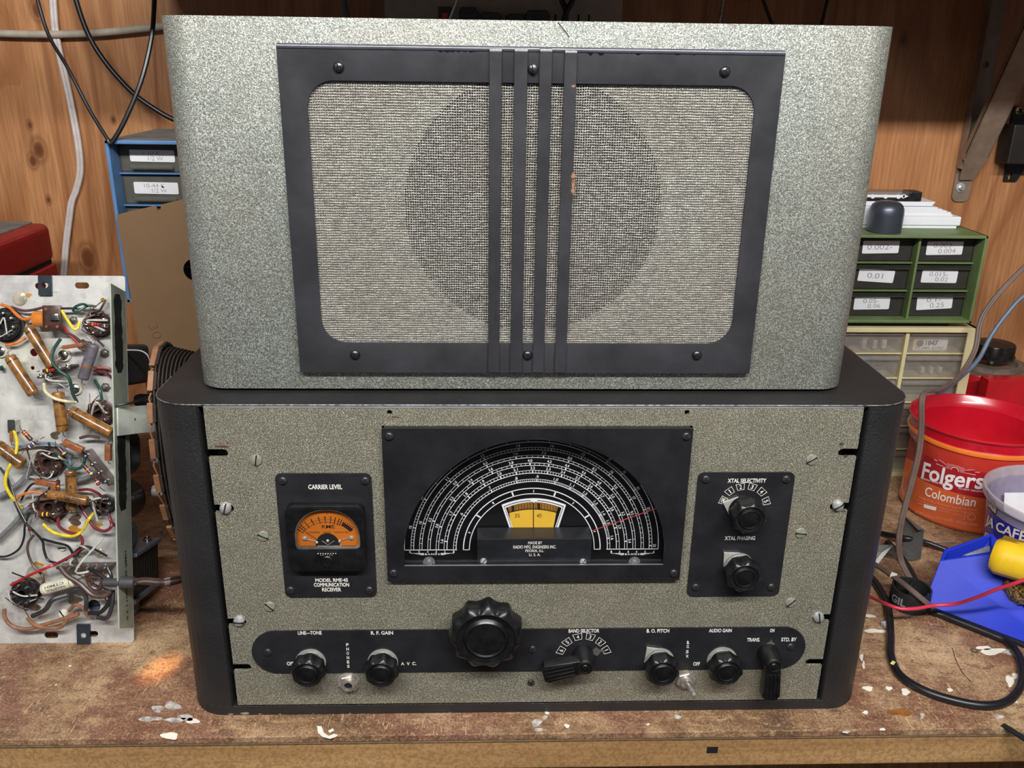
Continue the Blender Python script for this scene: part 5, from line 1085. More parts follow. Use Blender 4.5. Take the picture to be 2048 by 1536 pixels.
# red tool chest
REDM = M('dark_red_enamel', (146, 22, 26), .4, .1, wear=.1, scale=30)
t = empty('tool_chest', (-690, 400, 0), 'dark red steel tool chest with grey top mat at the left edge', 'tool chest')
zs = (CMI.inverted() @ Vector((0, 0, 0))).z; zsm = PX(105, 527, -566).z
b = MB(); b.box(-820, -566, 300, 492, zsm + 1.6, 320, 9, seg=4); b.build('lid', [REDM], t)
b = MB(); b.box(-820, -566, 300, 492, 0, zsm - 1.2, 3, seg=3); b.box(-816, -570, 304, 488, zsm - 4, zsm + 4, mi=1); b.build('chest_body', [REDM, HOLE], t)
MB().box(-815, -584, 306, 486, 319, 321.6, .6).build('top_mat', [DUST], t)
# hanging cables on the wall
def cable(name, pts, r, mat, label, cat='cable', group=None, **k):
    o = MB().tube([PY(u, v, y) for u, v, y in pts], r, 10, **k).build(name, [mat]); return tag(o, label, cat, group)
WC = M('dirty_white_cord', (206, 196, 192), .5, wear=.08); BC = M('black_cable_jacket', (24, 24, 26), .35, wear=.2); GC = M('grey_beige_cable', (168, 158, 142), .6, wear=.1)
b = MB()
for s_ in (-2.1, 2.1): b.tube([PY(u, v, 594) + Vector((s_, 0, 0)) for u, v in ((104, -40), (107, 20), (112, 70), (122, 120), (136, 180), (148, 240), (158, 300), (160, 345), (152, 380), (143, 405), (138, 440), (132, 490), (128, 540), (120, 640), (118, 760))], 2.4, 8)
tag(b.build('two_core_cord', [WC]), 'flat dirty-white two-core cord hanging down the wall at the left', 'cable')
cable('house_cable', [(-60, 64, 592), (0, 67, 592), (90, 69, 592), (180, 67, 592), (260, 60, 592), (350, 50, 592), (430, 42, 592)], 4.6, GC, 'beige sheathed cable running level across the wall at the upper left')
b = MB(); b.tube([PY(u, v, y) for u, v, y in ((60, -60, 440), (75, 0, 430), (98, 72, 420), (135, 135, 405), (178, 218, 392), (216, 280, 381))], 2.0, 8); b.tube([PY(u, v, y) for u, v, y in ((216, 280, 381), (224, 284, 381), (250, 240, 386), (283, 160, 396), (303, 75, 410), (309, 0, 425), (312, -60, 440))], 2.5, 8)
tag(b.build('looped_cable', [BC]), 'thin black cable hanging in a V down to the blue cabinet corner', 'cable')
cable('black_cable', [(140, -60, 560), (152, 0, 560), (178, 72, 560), (215, 130, 560), (265, 185, 560), (305, 215, 560), (350, 240, 560), (420, 262, 560)], 3.2, BC, 'black cable sloping down the wall to behind the speaker')

# ================================================================== behind, right
GRN = M('olive_green_plastic', (104, 122, 74), .5, wear=.08, scale=30); CREAM = M('aged_cream_plastic', (216, 204, 158), .5, wear=.06, scale=30)
REDP = M('red_plastic_parts', (140, 30, 26), .4); BLUP = M('blue_plastic_parts', (50, 110, 200), .4); TAN = M('tan_parts', (150, 120, 80), .5, wear=.3); DKP = M('dark_parts', (44, 36, 38), .6, wear=.4); GLS = M('pale_glass_parts', (176, 172, 166), .25, wear=.2); BRS = M('brass_yellow_part', (186, 146, 50), .4)
gx1 = PY(1978, 474, 440).x; gz1 = PY(1978, 472, 440).z; gz0 = PY(1945, 647, 440).z
bz1 = PY(1900, 657, 440).z; bx1 = PY(1957, 668, 440).x
colw = PY(1842, 500, 440).x - PY(1716, 500, 440).x
g0 = gx1 - 3.4 - 3 * colw
gl_ = {(1, 2): ('0.002-', .14, .76, .30, .80, -.02), (2, 2): ('0.003-|0.004', .18, .80, .26, .78, -.02), (1, 1): ('0.01', .14, .76, .28, .76, .06), (2, 1): ('0.015-|0.02', .18, .80, .26, .74, .01), (1, 0): ('0.05-|0.06', .14, .76, .28, .76, -.02), (2, 0): ('0.1-|0.25', .18, .80, .30, .84, -.06)}
gf = {(2, 1): [(.05, .1, 9, 8, REDP), (.1, .35, 5, 3, GLS)], (2, 0): [(.08, .5, 10, 10, REDP), (.06, .15, 7, 8, REDP)], (1, 0): [(.1, .3, 10, 8, REDP), (.72, .02, 9, 8, BLUP), (.45, .02, 12, 5, DKP)], (1, 2): [(.08, .2, 8, 10, REDP), (.5, .02, 20, 4, DKP)], (2, 2): [(.4, .02, 26, 5, GLS)]}
drawer_cabinet('green_parts_cabinet', 'olive green plastic cabinet with six hand-labelled clear drawers, on the cream one', g0, gx1, 440, 590, gz0, gz1, 3, 3, GRN, 3.6, clear('smoky_drawer_plastic', (.62, .62, .6), .32, (96, 94, 88), .15), 20, gl_, gf)
for k, (x, y) in enumerate(((g0 + 20, 455), (gx1 - 30, 455), (g0 + 20, 570), (gx1 - 30, 570))):
    pass
pad = MB().box(g0 + 10, gx1 - 22, 452, 585, bz1 + .1, gz0 - .1, .5).build('dark_riser_board', M('dark_board', (38, 32, 30), .8)); tag(pad, 'thin dark board between the green and cream drawer cabinets', 'board')
bcol = PY(1812, 720, 440).x; brow = (PY(1880, 668, 440).z - PY(1868, 718, 440).z)
bw = (bx1 - bcol) - 2; b0 = bx1 - 8 - 3 * 82
bf = {(1, 3): [(.42, .42, 8, 5, BRS), (.42, .02, 6, 12, GLS), (.6, .02, 6, 12, GLS), (.76, .02, 6, 12, GLS), (.15, .3, 18, 14, DKP)], (1, 2): [(.45, .3, 18, 14, BLUP)], (2, 2): [(.4, .02, 5, 9, GLS), (.55, .02, 5, 9, GLS), (.7, .02, 5, 9, GLS), (.3, .6, 10, 4, TAN)]}
rows = max(3, round((bz1) / (PY(1900, 665, 440).z - PY(1890, 719, 440).z)))
dc = drawer_cabinet('cream_parts_cabinet', 'aged cream plastic drawer cabinet under the green one, behind the coffee tub', bx1 - 8 - 3 * 83, bx1, 441, 592, 0, bz1, 3, rows, CREAM, 6, PLAC, 10, {}, {(a, b + rows - 4): c for (a, b), c in bf.items()})
MB().box(bx1 - 13, bx1 - .5, 440.2, 443, 1, bz1 - 1, .5).build('front_rib', [CREAM], dc)
# the lamp carton standing in the top right drawer
A, B = PY(1833, 704, 450), PY(1906, 683, 450); b = MB(); b.box(A.x, B.x, 461, 475, A.z - 2, B.z, .4); yy = 461
b.prism([circ(A.x + 8, B.z - 6, 4.6, 20)], yy - .3, yy, 'xz', mi=2); b.box(A.x + .5, A.x + 14, yy - .2, yy, A.z + 4, B.z - 1, mi=3); b.text('1847', A.x + 15.5, A.x + 32, B.z - 9, B.z - 2, yy, .04, mi=1); b.text('TEN LAMPS - 6.3 VOLT', A.x + 2, B.x - 4, A.z + .6, A.z + 3.4, yy, .02, mi=1)
tag(b.build('lamp_carton', [LAB, M('grey_blue_print', (70, 78, 100), .6), M('badge_blue', (66, 82, 120), .5), M('yellow_print', (218, 184, 60), .5)]), 'small white and yellow carton marked 1847 inside the top right cream drawer', 'carton')
# white cases on the green cabinet
WPL = M('white_plastic', (226, 226, 230), .4, wear=.03, scale=30); GT = gz1
YW = 486; r1 = PY(1919, 462, YW); r2 = PY(1917, 440, YW); r3 = PY(1875, 405, YW)
t = empty('stepped_white_case', (470, 520, GT), 'flat white plastic case with stepped right end, on the green cabinet', 'case')
b = MB(); b.box(330, r1.x, YW, 580, GT + 3.5, GT + 15, 1.8, seg=3); b.box(330, r1.x - 12, YW, 580, GT + 14, GT + 18, .8)
for i in range(4): b.box(330, r1.x - 14 - i * 6, YW + 1, 579, GT + 17.5 + i * 2, GT + 20.5 + i * 2, .6)
b.build('case_lid', [WPL], t); MB().box(330, r1.x - 4, YW + 1, 579, GT, GT + 3.2, .8).build('case_base', [WPL], t)
zt2 = GT + 27; zz = PY(1875, 405, YW).z
o = MB().prism([[(330, zt2), (r3.x - 4, zt2), (r3.x, zz), (330, zz)]], YW + 4, 575, 'xz', .8).build('white_tray', [WPL]); tag(o, 'deep white plastic tray stacked on the stepped white case', 'tray')
t = empty('drill_bit_holder', (420, 500, zz), 'black and clear bit holder with a row of white steps, on the white tray', 'bit holder')
e_ = PY(1848, 395, YW); hgt = 12
MB().box(340, e_.x - 12, YW + 6, YW + 26, zz, zz + 3.5, .5).build('holder_base', [BLKB], t); MB().box(e_.x - 16, e_.x, YW + 5, YW + 27, zz, zz + hgt, 1.4).build('black_clasp', [BLKB], t)
MB().box(340, e_.x - 16, YW + 6, YW + 26, zz + 8, zz + hgt, .6).build('clear_cover', [PLA], t)
b = MB(); b.box(340, e_.x - 22, YW + 5, YW + 8, zz + 5, zz + 8)
for i in range(9): b.lathe([(2.6, -.6), (2.6, 2)], fr((345 + i * (e_.x - 375) / 8.0, YW + 6, zz + 6)), 14)
b.prism([[(e_.x - 24, zz + 3.6), (e_.x - 17, zz + 6.5), (e_.x - 24, zz + 9.4)]], YW + 5, YW + 8, 'xz'); b.build('white_arrow_row', [WPL], t)
dm = PZ(1767, 463, GT); b = MB(); b.lathe([(19, 0), (20, .8), (20.2, 22), (19.6, 28), (17.6, 32.5), (14, 35.6), (9, 37), (0, 37.2)], fr((dm.x, max(dm.y, 461), GT), (0, 0, 1), (0, 1, 0)), 40)
for k in (0, 3.2): b.lathe([(.6, 0), (.6, .2)], fr((dm.x + 6 + k, max(dm.y, 461) - 19.4, GT + 12)), 8, mi=1)
tag(b.build('dome_device', [M('dark_satin_metal', (84, 88, 98), .36, .6, wear=.05), HOLE]), 'small dark grey domed cylinder standing on the green cabinet', 'device')
# round red tin with a black ribbed cap; red box before it
REDE = M('bright_red_enamel', (190, 24, 36), .3, .1, wear=.08, scale=30, coat=.4)
tc = PY(1990, 745, 535); TX, TY, TR = 655, 532, 60; TZ = PY(1990, 748, TY - 40).z
t = empty('red_tin', (TX, TY, 0), 'round red tin with dusty top and black ribbed cap, right of the cream cabinet', 'tin')
UPF = lambda x, y, z, s=0: fr((x, y, z), (0, 0, 1), (0, 1, 0), s)
b = MB(); b.lathe([(TR - 1, 0), (TR, 2), (TR, TZ - 2), (TR - 1, TZ)], UPF(TX, TY, 0), 48); b.build('tin_body', [REDE], t)
b = MB(); b.lathe([(TR - .6, TZ), (TR - 6, TZ + 1.5), (TR - 14, TZ + 1), (TR - 18, TZ + 5), (TR - 21, TZ + 6), (TR - 24, TZ + 2), (0, TZ + 1)], UPF(TX, TY, 0), 48); b.build('tin_top', [M('dusty_metal', (128, 116, 106), .45, .4, wear=.2)], t)
cp = PY(1988, 700, TY); b = MB(); b.lathe([(5, TZ), (5, cp.z - 6)], UPF(cp.x, TY, 0), 16, mi=1)
b.lathe([(26, cp.z - 9), (27.5, cp.z - 8), (27.5, cp.z - 6), (26, cp.z - 5), (26, cp.z + 8), (25, cp.z + 10), (0, cp.z + 13)], UPF(cp.x, TY, 0), 60, mod=lambda a, h, r: 1 - (.06 * (sin(10 * a) > .75) if r > 25.5 and h > cp.z - 5.5 else 0)); b.build('black_cap', [BLKB, STEEL], t)
rb = PY(1978, 760, 446); b = MB(); b.box(rb.x, rb.x + 90, 446, 466, 0, rb.z, 1.2); tag(b.build('red_box', [REDE]), 'plain red metal box in front of the round red tin', 'box')
# black bracketed device on the wall, right edge
p1, p2, p3 = PY(2027, 212, 598), PY(2010, 328, 570), PY(2006, 362, 598); t = empty('wall_mounted_unit', (p1.x + 40, 590, p3.z), 'black steel unit screwed to the wall at the right edge', 'wall unit')
b = MB(); b.prism([rrect(p1.x, p1.x + 60, PY(2020, 252, 598).z, p1.z, 2)], 596, 599, 'xz'); b.build('upper_bracket', [BLKB], t); b = MB(); sl = PY(2019, 352, 597); b.prism([[(p3.x, p3.z), (p3.x + 18, p3.z), (p3.x + 24, p3.z + 14), (p3.x + 24, p3.z + 32), (p3.x, p3.z + 32)], rrect(sl.x - 2, sl.x + 2, sl.z - 5, sl.z + 5, 1.9)], 596, 599, 'xz'); b.build('lower_bracket', [BLKB], t)
b = MB(); b.box(PY(2020, 300, 565).x, p1.x + 90, 565, 596, PY(2010, 328, 565).z, PY(2022, 250, 565).z, 1.5); b.build('unit_body', [M('dark_brown_black_steel', (44, 38, 36), .45, .3)], t)
b = MB(); s_ = PY(2040, 221, 595); b.lathe([(6, 0), (6, 1), (4, 2.2), (0, 2.4)], fr((s_.x, 596, s_.z)), 20); b.box(-3.6, 3.6, -.8, .8, 1.6, 2.9, mi=1, mat=fr((s_.x, 596, s_.z), spin=.7)); b.box(-3.6, 3.6, -.8, .8, 1.6, 2.9, mi=1, mat=fr((s_.x, 596, s_.z), spin=2.27)); b.build('pan_screw', [M('brass_zinc_screw', (176, 158, 110), .35, .8), HOLE], t)
# power strip and plugs high on the wall behind the speaker
a, b2 = PY(770, 60, 565), PY(1248, -30, 565); t = empty('power_strip', ((a.x + b2.x) / 2, 580, a.z), 'long beige outlet strip on the wall behind the top of the speaker', 'power strip')
MB().box(a.x, b2.x, 565, 599, a.z - 18, b2.z, 3, seg=3).build('strip_body', [M('beige_plastic', (168, 160, 148), .5, wear=.06)], t)
s0, s1 = PY(877, 45, 563), PY(902, 14, 563); MB().box(s0.x, s1.x, 562.5, 566, s0.z, s1.z, .4).build('switch_bezel', [BLKB], t); s0, s1 = PY(884, 45, 561), PY(896, 25, 561); MB().box(s0.x, s1.x, 560, 564, s0.z - 4, s1.z, .8).build('red_rocker', [M('red_rocker_plastic', (214, 20, 50), .3)], t)
b = MB()
for u in (1111, 1157, 1178): q0, q1 = PY(u - 2, 46, 564), PY(u + 2, 29, 564); b.box(q0.x, q1.x, 564.4, 566, q0.z, q1.z)
b.build('outlet_slots', [HOLE], t)
for k, (u0, v0, u1, lb) in enumerate(((918, 15, 955, 'tall black plug with sloping shoulders, nearest the red rocker switch'), (962, 25, 1002, 'low black plug, second from the red rocker switch'), (1013, 28, 1049, 'low black plug, third from the red rocker switch'), (1051, 21, 1100, 'wide black plug, beside the hanging forked cord'))):
    a, b2 = PY(u0, 50, 545), PY(u1, v0, 545); o = MB(); w_ = b2.x - a.x
    o.prism([[(a.x, a.z - 12), (b2.x, a.z - 12), (b2.x, b2.z - 4), (b2.x - w_ * .12, b2.z), (a.x + w_ * .12, b2.z), (a.x, b2.z - 4)]], 545, 564.8, 'xz', .8); tag(o.build('power_plug', [BLKB]), lb, 'plug', 'black plugs in the outlet strip')
b = MB(); b.tube([PY(u, v, 545) for u, v in ((1120, -30), (1124, 0), (1132, 22), (1126, 50))], 3.4, 8); b.tube([PY(u, v, 541) for u, v in ((1148, -30), (1145, 0), (1133, 24), (1130, 50))], 3.4, 8); tag(b.build('forked_cord', [BC]), 'black cord crossing over itself in front of the outlet strip', 'cable')
for (pts, r_, mt_, lb) in (([(925, -40, 480), (913, 0, 480), (898, 40, 480), (880, 90, 480)], 1.3, STEEL, 'thin bright metal rod rising behind the speaker near the red switch'), ([(1452, -40, 500), (1447, 0, 500), (1438, 50, 500), (1430, 95, 500)], 1.8, LEAD, 'thin grey rod rising behind the speaker at the right'), ([(1512, -40, 510), (1526, 0, 510), (1546, 55, 510), (1560, 100, 510)], 2.0, BC, 'thin dark cable slanting down behind the speaker at the right'), ([(1665, -40, 590), (1655, 0, 590), (1643, 50, 590), (1636, 90, 590)], 2.2, BC, 'dark wire on the wall behind the right end of the speaker'), ([(683, -40, 560), (688, 0, 560), (694, 40, 560), (697, 90, 560)], 3.6, M('blue_grey_cable', (84, 98, 112), .5), 'blue-grey cable dropping behind the left of the speaker')):
    cable('hanging_wire', pts, r_, mt_, lb, 'wire')

# ================================================================== foreground, right
# coffee container
FX, FY, FR_, FH = 556, 358, 80, 120
def cyl_hit(u, v, R_, cx=FX, cy=FY):
    D = ray(u, v).normalized(); o = CAM - Vector((cx, cy, 0)); a = D.x ** 2 + D.y ** 2; b_ = 2 * (o.x * D.x + o.y * D.y); c_ = o.x ** 2 + o.y ** 2 - R_ * R_
    disc = b_ * b_ - 4 * a * c_
    if disc < 0: disc = 0
    t_ = (-b_ - sqrt(disc)) / (2 * a); p = CAM + D * t_; return atan2(p.y - cy, p.x - cx) % (2 * pi), p.z
t = empty('coffee_container', (FX, FY, 0), 'lidless red and orange plastic coffee tub with white lettering, at the right', 'container')
CO1 = M('coffee_orange', (214, 98, 52), .25, wear=.05, scale=20, coat=.5); CO2 = M('coffee_deep_red', (168, 32, 42), .25, wear=.08, scale=20, coat=.5); CO3 = M('coffee_coral', (214, 62, 50), .25, wear=.05, coat=.5); CO4 = M('coffee_orange_ring', (240, 128, 50), .22, wear=.04, coat=.6); CO5 = M('coffee_rim_red', (196, 22, 42), .25, wear=.05, coat=.5)
b = MB(); RB = 73
def grip(a, h, r):     # hand grip pressed into the left side
    d = abs((a - radians(166) + pi) % (2 * pi) - pi); k = max(0, 1 - (d / .33) ** 4) * max(0, 1 - ((h - 52) / 38) ** 4); return 1 - .17 * k
zone = [(0, [(RB - 5, 0), (RB - 1, 1.5), (RB + 1, 5), (RB, 9), (RB, 48)]), (1, [(RB, 48), (RB, 80)]), (2, [(RB, 80), (RB + 1, 84), (RB + 2.5, 90), (RB + 3.5, 98)]), (3, [(RB + 3.5, 98), (RB + 5.6, 99.5), (RB + 6.2, 102.5), (RB + 5, 105)]), (4, [(RB + 5, 105), (RB + 4.2, 106), (RB + 4.2, 115), (RB + 6, 116.5), (RB + 7, 118.5), (RB + 5.5, 120), (RB + 4, 118.5), (RB + 2.5, 112), (RB - 3, 106), (RB - 4, 90), (RB - 5, 60), (RB - 6, 3), (0, 3)])]
for mi, pr in zone:
    pr2 = []
    for i in range(len(pr) - 1):
        (r0, z0), (r1, z1) = pr[i], pr[i + 1]; n_ = max(1, int(abs(z1 - z0) / 6))
        for k in range(n_): pr2.append((r0 + (r1 - r0) * k / n_, z0 + (z1 - z0) * k / n_))
    pr2.append(pr[-1]); b.lathe(pr2, Matrix.Translation((FX, FY, 0)), 96, mi=mi, mod=grip, cap=(mi == 0))
b.build('tub_body', [CO1, CO2, CO3, CO4, CO5], t)
FWH = M('label_white', (238, 230, 228), .45, wear=.03); FPK = M('label_pink', (236, 150, 120), .5, wear=.03)
def wrap(mb, s_, ul, vl, ur, vr, hmm, R_, cx=FX, cy=FY, bold=.03, mi=0, arch=0, off=.6, serif=False):
    """one line of print wrapped round an upright tub, running between two pixels on its baseline"""
    a0_, z0_ = cyl_hit(ul, vl, R_, cx, cy); a1_, z1_ = cyl_hit(ur, vr, R_, cx, cy); vs, fs = textmesh(s_, bold)
    xs = [p[0] for p in vs]; x0_, x1_ = min(xs), max(xs); cap = .70; out = []
    for p in vs:
        k = (p[0] - x0_) / (x1_ - x0_); a_ = a0_ + (a1_ - a0_) * k; z_ = z0_ + (z1_ - z0_) * k + p[1] / cap * hmm + arch * (1 - (2 * k - 1) ** 2); rr = R_ + off + p[2] * .15
        out.append(Vector((cx + rr * cos(a_), cy + rr * sin(a_), z_)))
    mb.add(out, fs, mi)
def fx(x, y): return 1820 + x / 5.908, 880 + y / 5.908
RT = RB + .1
def W_line(s_, x0, y0, x1, y1, h, mi=0, bold=.0, **k):
    m_ = MB(); (a, b_), (c, d) = fx(x0, y0), fx(x1, y1); wrap(m_, s_, a, b_, c, d, h, RT, bold=bold, mi=0, **k); m_.build('print', [FWH if mi == 0 else FPK], t)
def strap(x0, y0, x1, y1, wmm, mi=0, n=24):
    (a, b_), (c, d) = fx(x0, y0), fx(x1, y1); A0, Z0_ = cyl_hit(a, b_, RT); A1, Z1_ = cyl_hit(c, d, RT); vs = []; fs = []
    for i in range(n + 1):
        k = i / n; a_ = A0 + (A1 - A0) * k; z_ = Z0_ + (Z1_ - Z0_) * k
        for dz in (-wmm / 2, wmm / 2): vs.append(Vector((FX + (RT + .3) * cos(a_), FY + (RT + .3) * sin(a_), z_ + dz)))
    for i in range(n): fs.append((2 * i, 2 * i + 1, 2 * i + 3, 2 * i + 2))
    return vs, fs
W_line('Folgers', 138, 432, 858, 573, 19.5, bold=.02); W_line('PROUDLY ROASTED', 130, 455, 398, 530, 2.2, mi=0); W_line('IN NEW ORLEANS', 575, 578, 872, 618, 2.2)
W_line('Colombian', 175, 648, 768, 782, 11.5, bold=.008); W_line('Lively with a Roasted and Rich Finish', 112, 684, 795, 838, 2.8, mi=1); W_line('mild', 95, 755, 152, 770, 2, mi=1); W_line('med-dark', 328, 835, 470, 860, 2.2, mi=1); W_line('dark', 515, 878, 580, 888, 2.2, mi=1)
W_line('NET WT 22.6 OZ (1 LB 6.6 OZ) 640g', 62, 858, 505, 962, 3.6, mi=1); W_line('GROUND COFFEE', 538, 972, 800, 1020, 3.6, mi=1)
for seg_, w_, mi in (((84, 698, 818, 866), .5, 1), ((165, 775, 310, 815), 4.6, 0), ((650, 850, 640, 932), .5, 1)):
    m_ = MB()
    if seg_[0] == 650: m_.add(*strap(646, 890, 652, 891, 12)) 
    else: m_.add(*strap(*seg_, w_))
    m_.build('print', [FWH if mi == 0 else FPK], t)
# sunburst over the name
ac, zc = cyl_hit(*fx(530, 352), RT); m_ = MB()
for i in range(19):
    an = radians(2 + i * 176 / 18); r0, r1 = 5.5, (18 if i % 2 else 15) * (1 + .45 * abs(cos(an))); 
    q_ = []
    for r_, wd in ((r0, .15), (r1, .5)):
        for s_ in (-1, 1):
            dx = r_ * cos(an) - s_ * wd * sin(an); dz = r_ * sin(an) * .9 + s_ * wd * cos(an); a_ = ac + dx / RT; q_.append(Vector((FX + (RT + .35) * cos(a_), FY + (RT + .35) * sin(a_), zc + dz - 1)))
    m_.add([q_[0], q_[1], q_[3], q_[2]], [(0, 1, 2, 3)])
vs = []; fs = []
for i in range(15):
    an = pi * i / 14
    for r_ in (3.6, 4.6): a_ = ac + r_ * cos(an) / RT; vs.append(Vector((FX + (RT + .35) * cos(a_), FY + (RT + .35) * sin(a_), zc + r_ * sin(an) - 1)))
for i in range(14): fs.append((2 * i, 2 * i + 1, 2 * i + 3, 2 * i + 2))
m_.add(vs, fs); m_.build('sunburst', [M('label_pink_light', (240, 176, 180), .5)], t)
ar, zr = cyl_hit(*fx(728, 908), RT); m_ = MB(); vs = []; fs = []
for i in range(25):
    an = 2 * pi * i / 24
    for r_ in (3.6, 4.3): a_ = ar + r_ * cos(an) / RT; vs.append(Vector((FX + (RT + .35) * cos(a_), FY + (RT + .35) * sin(a_), zr + r_ * sin(an))))
for i in range(24): fs.append((2 * i, 2 * i + 1, 2 * i + 3, 2 * i + 2))
m_.add(vs, fs); m_.build('recycle_ring', [FPK], t)
# blue salsa tub
TZ_ = 96; pts3 = [PZ(u, v, TZ_) for u, v in ((1960, 950), (2048, 932), (2048, 1040))]
(ax, ay), (bx, by), (cx_, cy_) = [(p.x, p.y) for p in pts3]; dd = 2 * (ax * (by - cy_) + bx * (cy_ - ay) + cx_ * (ay - by))
BXc = ((ax * ax + ay * ay) * (by - cy_) + (bx * bx + by * by) * (cy_ - ay) + (cx_ * cx_ + cy_ * cy_) * (ay - by)) / dd; BYc = ((ax * ax + ay * ay) * (cx_ - bx) + (bx * bx + by * by) * (ax - cx_) + (cx_ * cx_ + cy_ * cy_) * (bx - ax)) / dd
BR_ = sqrt((ax - BXc) ** 2 + (ay - BYc) ** 2); BXc += 9; BYc += 4
t = empty('salsa_tub', (BXc, BYc, 0), 'open blue plastic tub with translucent white rim, standing before the coffee tub', 'tub')
F_ = Matrix.Translation((BXc, BYc, 0)); BLT = M('cobalt_blue_tub', (34, 36, 160), .3, wear=.1, scale=300, coat=.4); RDT = M('tub_red_band', (206, 74, 66), .35, coat=.3)
rb_ = BR_ - 4; b = MB(); b.lathe([(rb_ - 13, 0), (rb_ - 11.5, 1), (rb_ - 9, 16)], F_, 64, mi=1); b.lathe([(rb_ - 9, 16), (rb_ - 2.2, 86)], F_, 64, mi=0, cap=False); b.build('tub_body', [BLT, RDT], t)
b = MB(); b.lathe([(rb_ - 2.5, 76), (rb_ - 1, 86), (BR_ - 1, 88), (BR_, 92), (BR_ - .6, 96), (BR_ - 3, 96.6), (BR_ - 4.5, 95), (rb_ - 3.5, 86), (rb_ - 4, 76), (rb_ - 14, 2), (0, 2)], F_, 64, cap=False); b.build('translucent_liner', [clear('translucent_white_plastic', (.93, .90, .92), .5, (214, 204, 210), .25)], t)
def rbt(z): return (rb_ - 9) + 6.5 * (z - 16) / 60
for s_, ul, vl, ur, vr, h_, mt2 in (('JA CAFÉ', 1973, 1046, 2052, 1082, 10, M('cream_lettering', (222, 210, 190), .5)), ('STAURANT', 1970, 1072, 2060, 1110, 5.5, M('pale_pink_lettering', (230, 190, 190), .5))):
    m_ = MB(); wrap(m_, s_, ul, vl, ur, vr, h_, rbt(62) + .4 if h_ > 8 else rbt(40) + .6, BXc, BYc, .02, off=.9); m_.build('print', [mt2], t)
a_, z_ = cyl_hit(1986, 1014, rbt(74) + 1, BXc, BYc); m_ = MB(); R4 = Matrix.Translation((BXc + (rbt(74) + 1.6) * cos(a_), BYc + (rbt(74) + 1.6) * sin(a_), z_)) @ Matrix.Rotation(a_ + pi / 2, 4, 'Z')
m_.prism([[(-9, -5), (9, -5), (9, 4), (5, 4)] + [(5 * cos(radians(k)), 4 + 4 * sin(radians(k))) for k in range(20, 161, 20)] + [(-5, 4), (-9, 4)]], 0, .5, 'xz', mat=R4); m_.text('BAKERS', -8, 8, -3.4, 3, 0, .03, mi=1, mat=R4); m_.build('badge', [M('dark_badge', (40, 40, 60), .4), M('cream_lettering', (1, 1, 1))], t)
m_ = MB(); q_ = F_ @ Vector((-12, rb_ - 24, 0)); lx = BXc - 34
m_.box(-24, 24, -.3, .3, -16, 20, mat=Matrix.Translation((BXc - 4, BYc + rb_ - 22, 52)) @ Matrix.Rotation(-.28, 4, 'X'))
tag(m_.build('paper_slip', [LAB]), 'small printed white paper slip lying inside the open blue tub', 'paper slip')
# blue soldering stand
SBL = M('royal_blue_plastic', (30, 52, 186), .5, wear=.06, scale=20, spec=.3); SYL = M('yellow_plastic', (232, 190, 36), .4, wear=.06, scale=60)
t = empty('soldering_stand', (470, 130, 0), 'blue plastic soldering stand with yellow hood and brass wool, at the right edge', 'soldering stand')
A_, B_ = PZ(1848, 1205, 6), PZ(2110, 1305, 6); ab = (B_ - A_).normalized(); pp = Vector((-ab.y, ab.x, 0))
def SP(s_, p_, z_): return A_ + ab * s_ + pp * p_ + Vector((0, 0, z_ - 6))
def SQ(u, v, z_): return PZ(u, v, z_)
bm = bmesh.new()
vs = {k: bm.verts.new(p) for k, p in dict(a=SP(0, 0, 5), b=SP(125, 0, 5), c=SP(125, 38, 5), d=SP(6, 50, 5), t0=SQ(1880, 1122, 46), t1=SQ(1992, 1106, 58), t1b=SQ(2062, 1248, 10), t2b=SQ(2062, 1248, 10) + pp * 26 + Vector((0, 0, 12)), t2=SQ(1985, 1066, 62), t3=SQ(1888, 1098, 52)).items()}
for f_ in ('abcd', ('a', 'b', 't1b', 't1', 't0'), ('d', 'a', 't0', 't3'), ('c', 'd', 't3', 't2', 't2b'), ('b', 'c', 't2b', 't1b'), ('t0', 't1', 't2', 't3'), ('t1', 't1b', 't2b', 't2')): bm.faces.new([vs[k] for k in f_])
bmesh.ops.recalc_face_normals(bm, faces=bm.faces[:]); bm.faces.ensure_lookup_table()
tops = [bm.faces[5], bm.faces[6]]
r_ = bmesh.ops.inset_individual(bm, faces=tops, thickness=4.5, depth=0)
inner = [f for f in tops]
for f in inner:
    e_ = bmesh.ops.extrude_face_region(bm, geom=[f]); vv = [x for x in e_['geom'] if isinstance(x, bmesh.types.BMVert)]
    n_ = f.normal.copy(); bmesh.ops.translate(bm, verts=vv, vec=Vector((0, 0, -26))); bmesh.ops.delete(bm, geom=[f], context='FACES')
sharp = [e for e in bm.edges if len(e.link_faces) == 2 and e.calc_face_angle(0) > .3 and not all(v.co.z < 6 for v in e.verts)]
bmesh.ops.bevel(bm, geom=sharp, offset=7, segments=5, profile=.5, affect='EDGES', clamp_overlap=True)
mb = MB(); mb.frombm(bm, 0, True); mb.build('stand_body', [SBL], t)
b = MB(); b.prism([[tuple(SP(s_, p_, 0)[:2]) for s_, p_ in ((-3, 2), (0, -4), (128, -4), (128, 41), (4, 53))]], 0, 5, 'xy', 1); b.build('black_base', [RUBBER], t)
hA = SQ(1978, 1096, 66); hB = hA + ab * 92; mid = hA + pp * 2
b = MB(); n_ = 14; prof = [(-6 + 40 * i / n_, 15 * sin(pi * (.16 + .70 * i / n_)) ) for i in range(n_ + 1)]; vs = []; fs = []
hood0 = SQ(1976, 1078, 76)
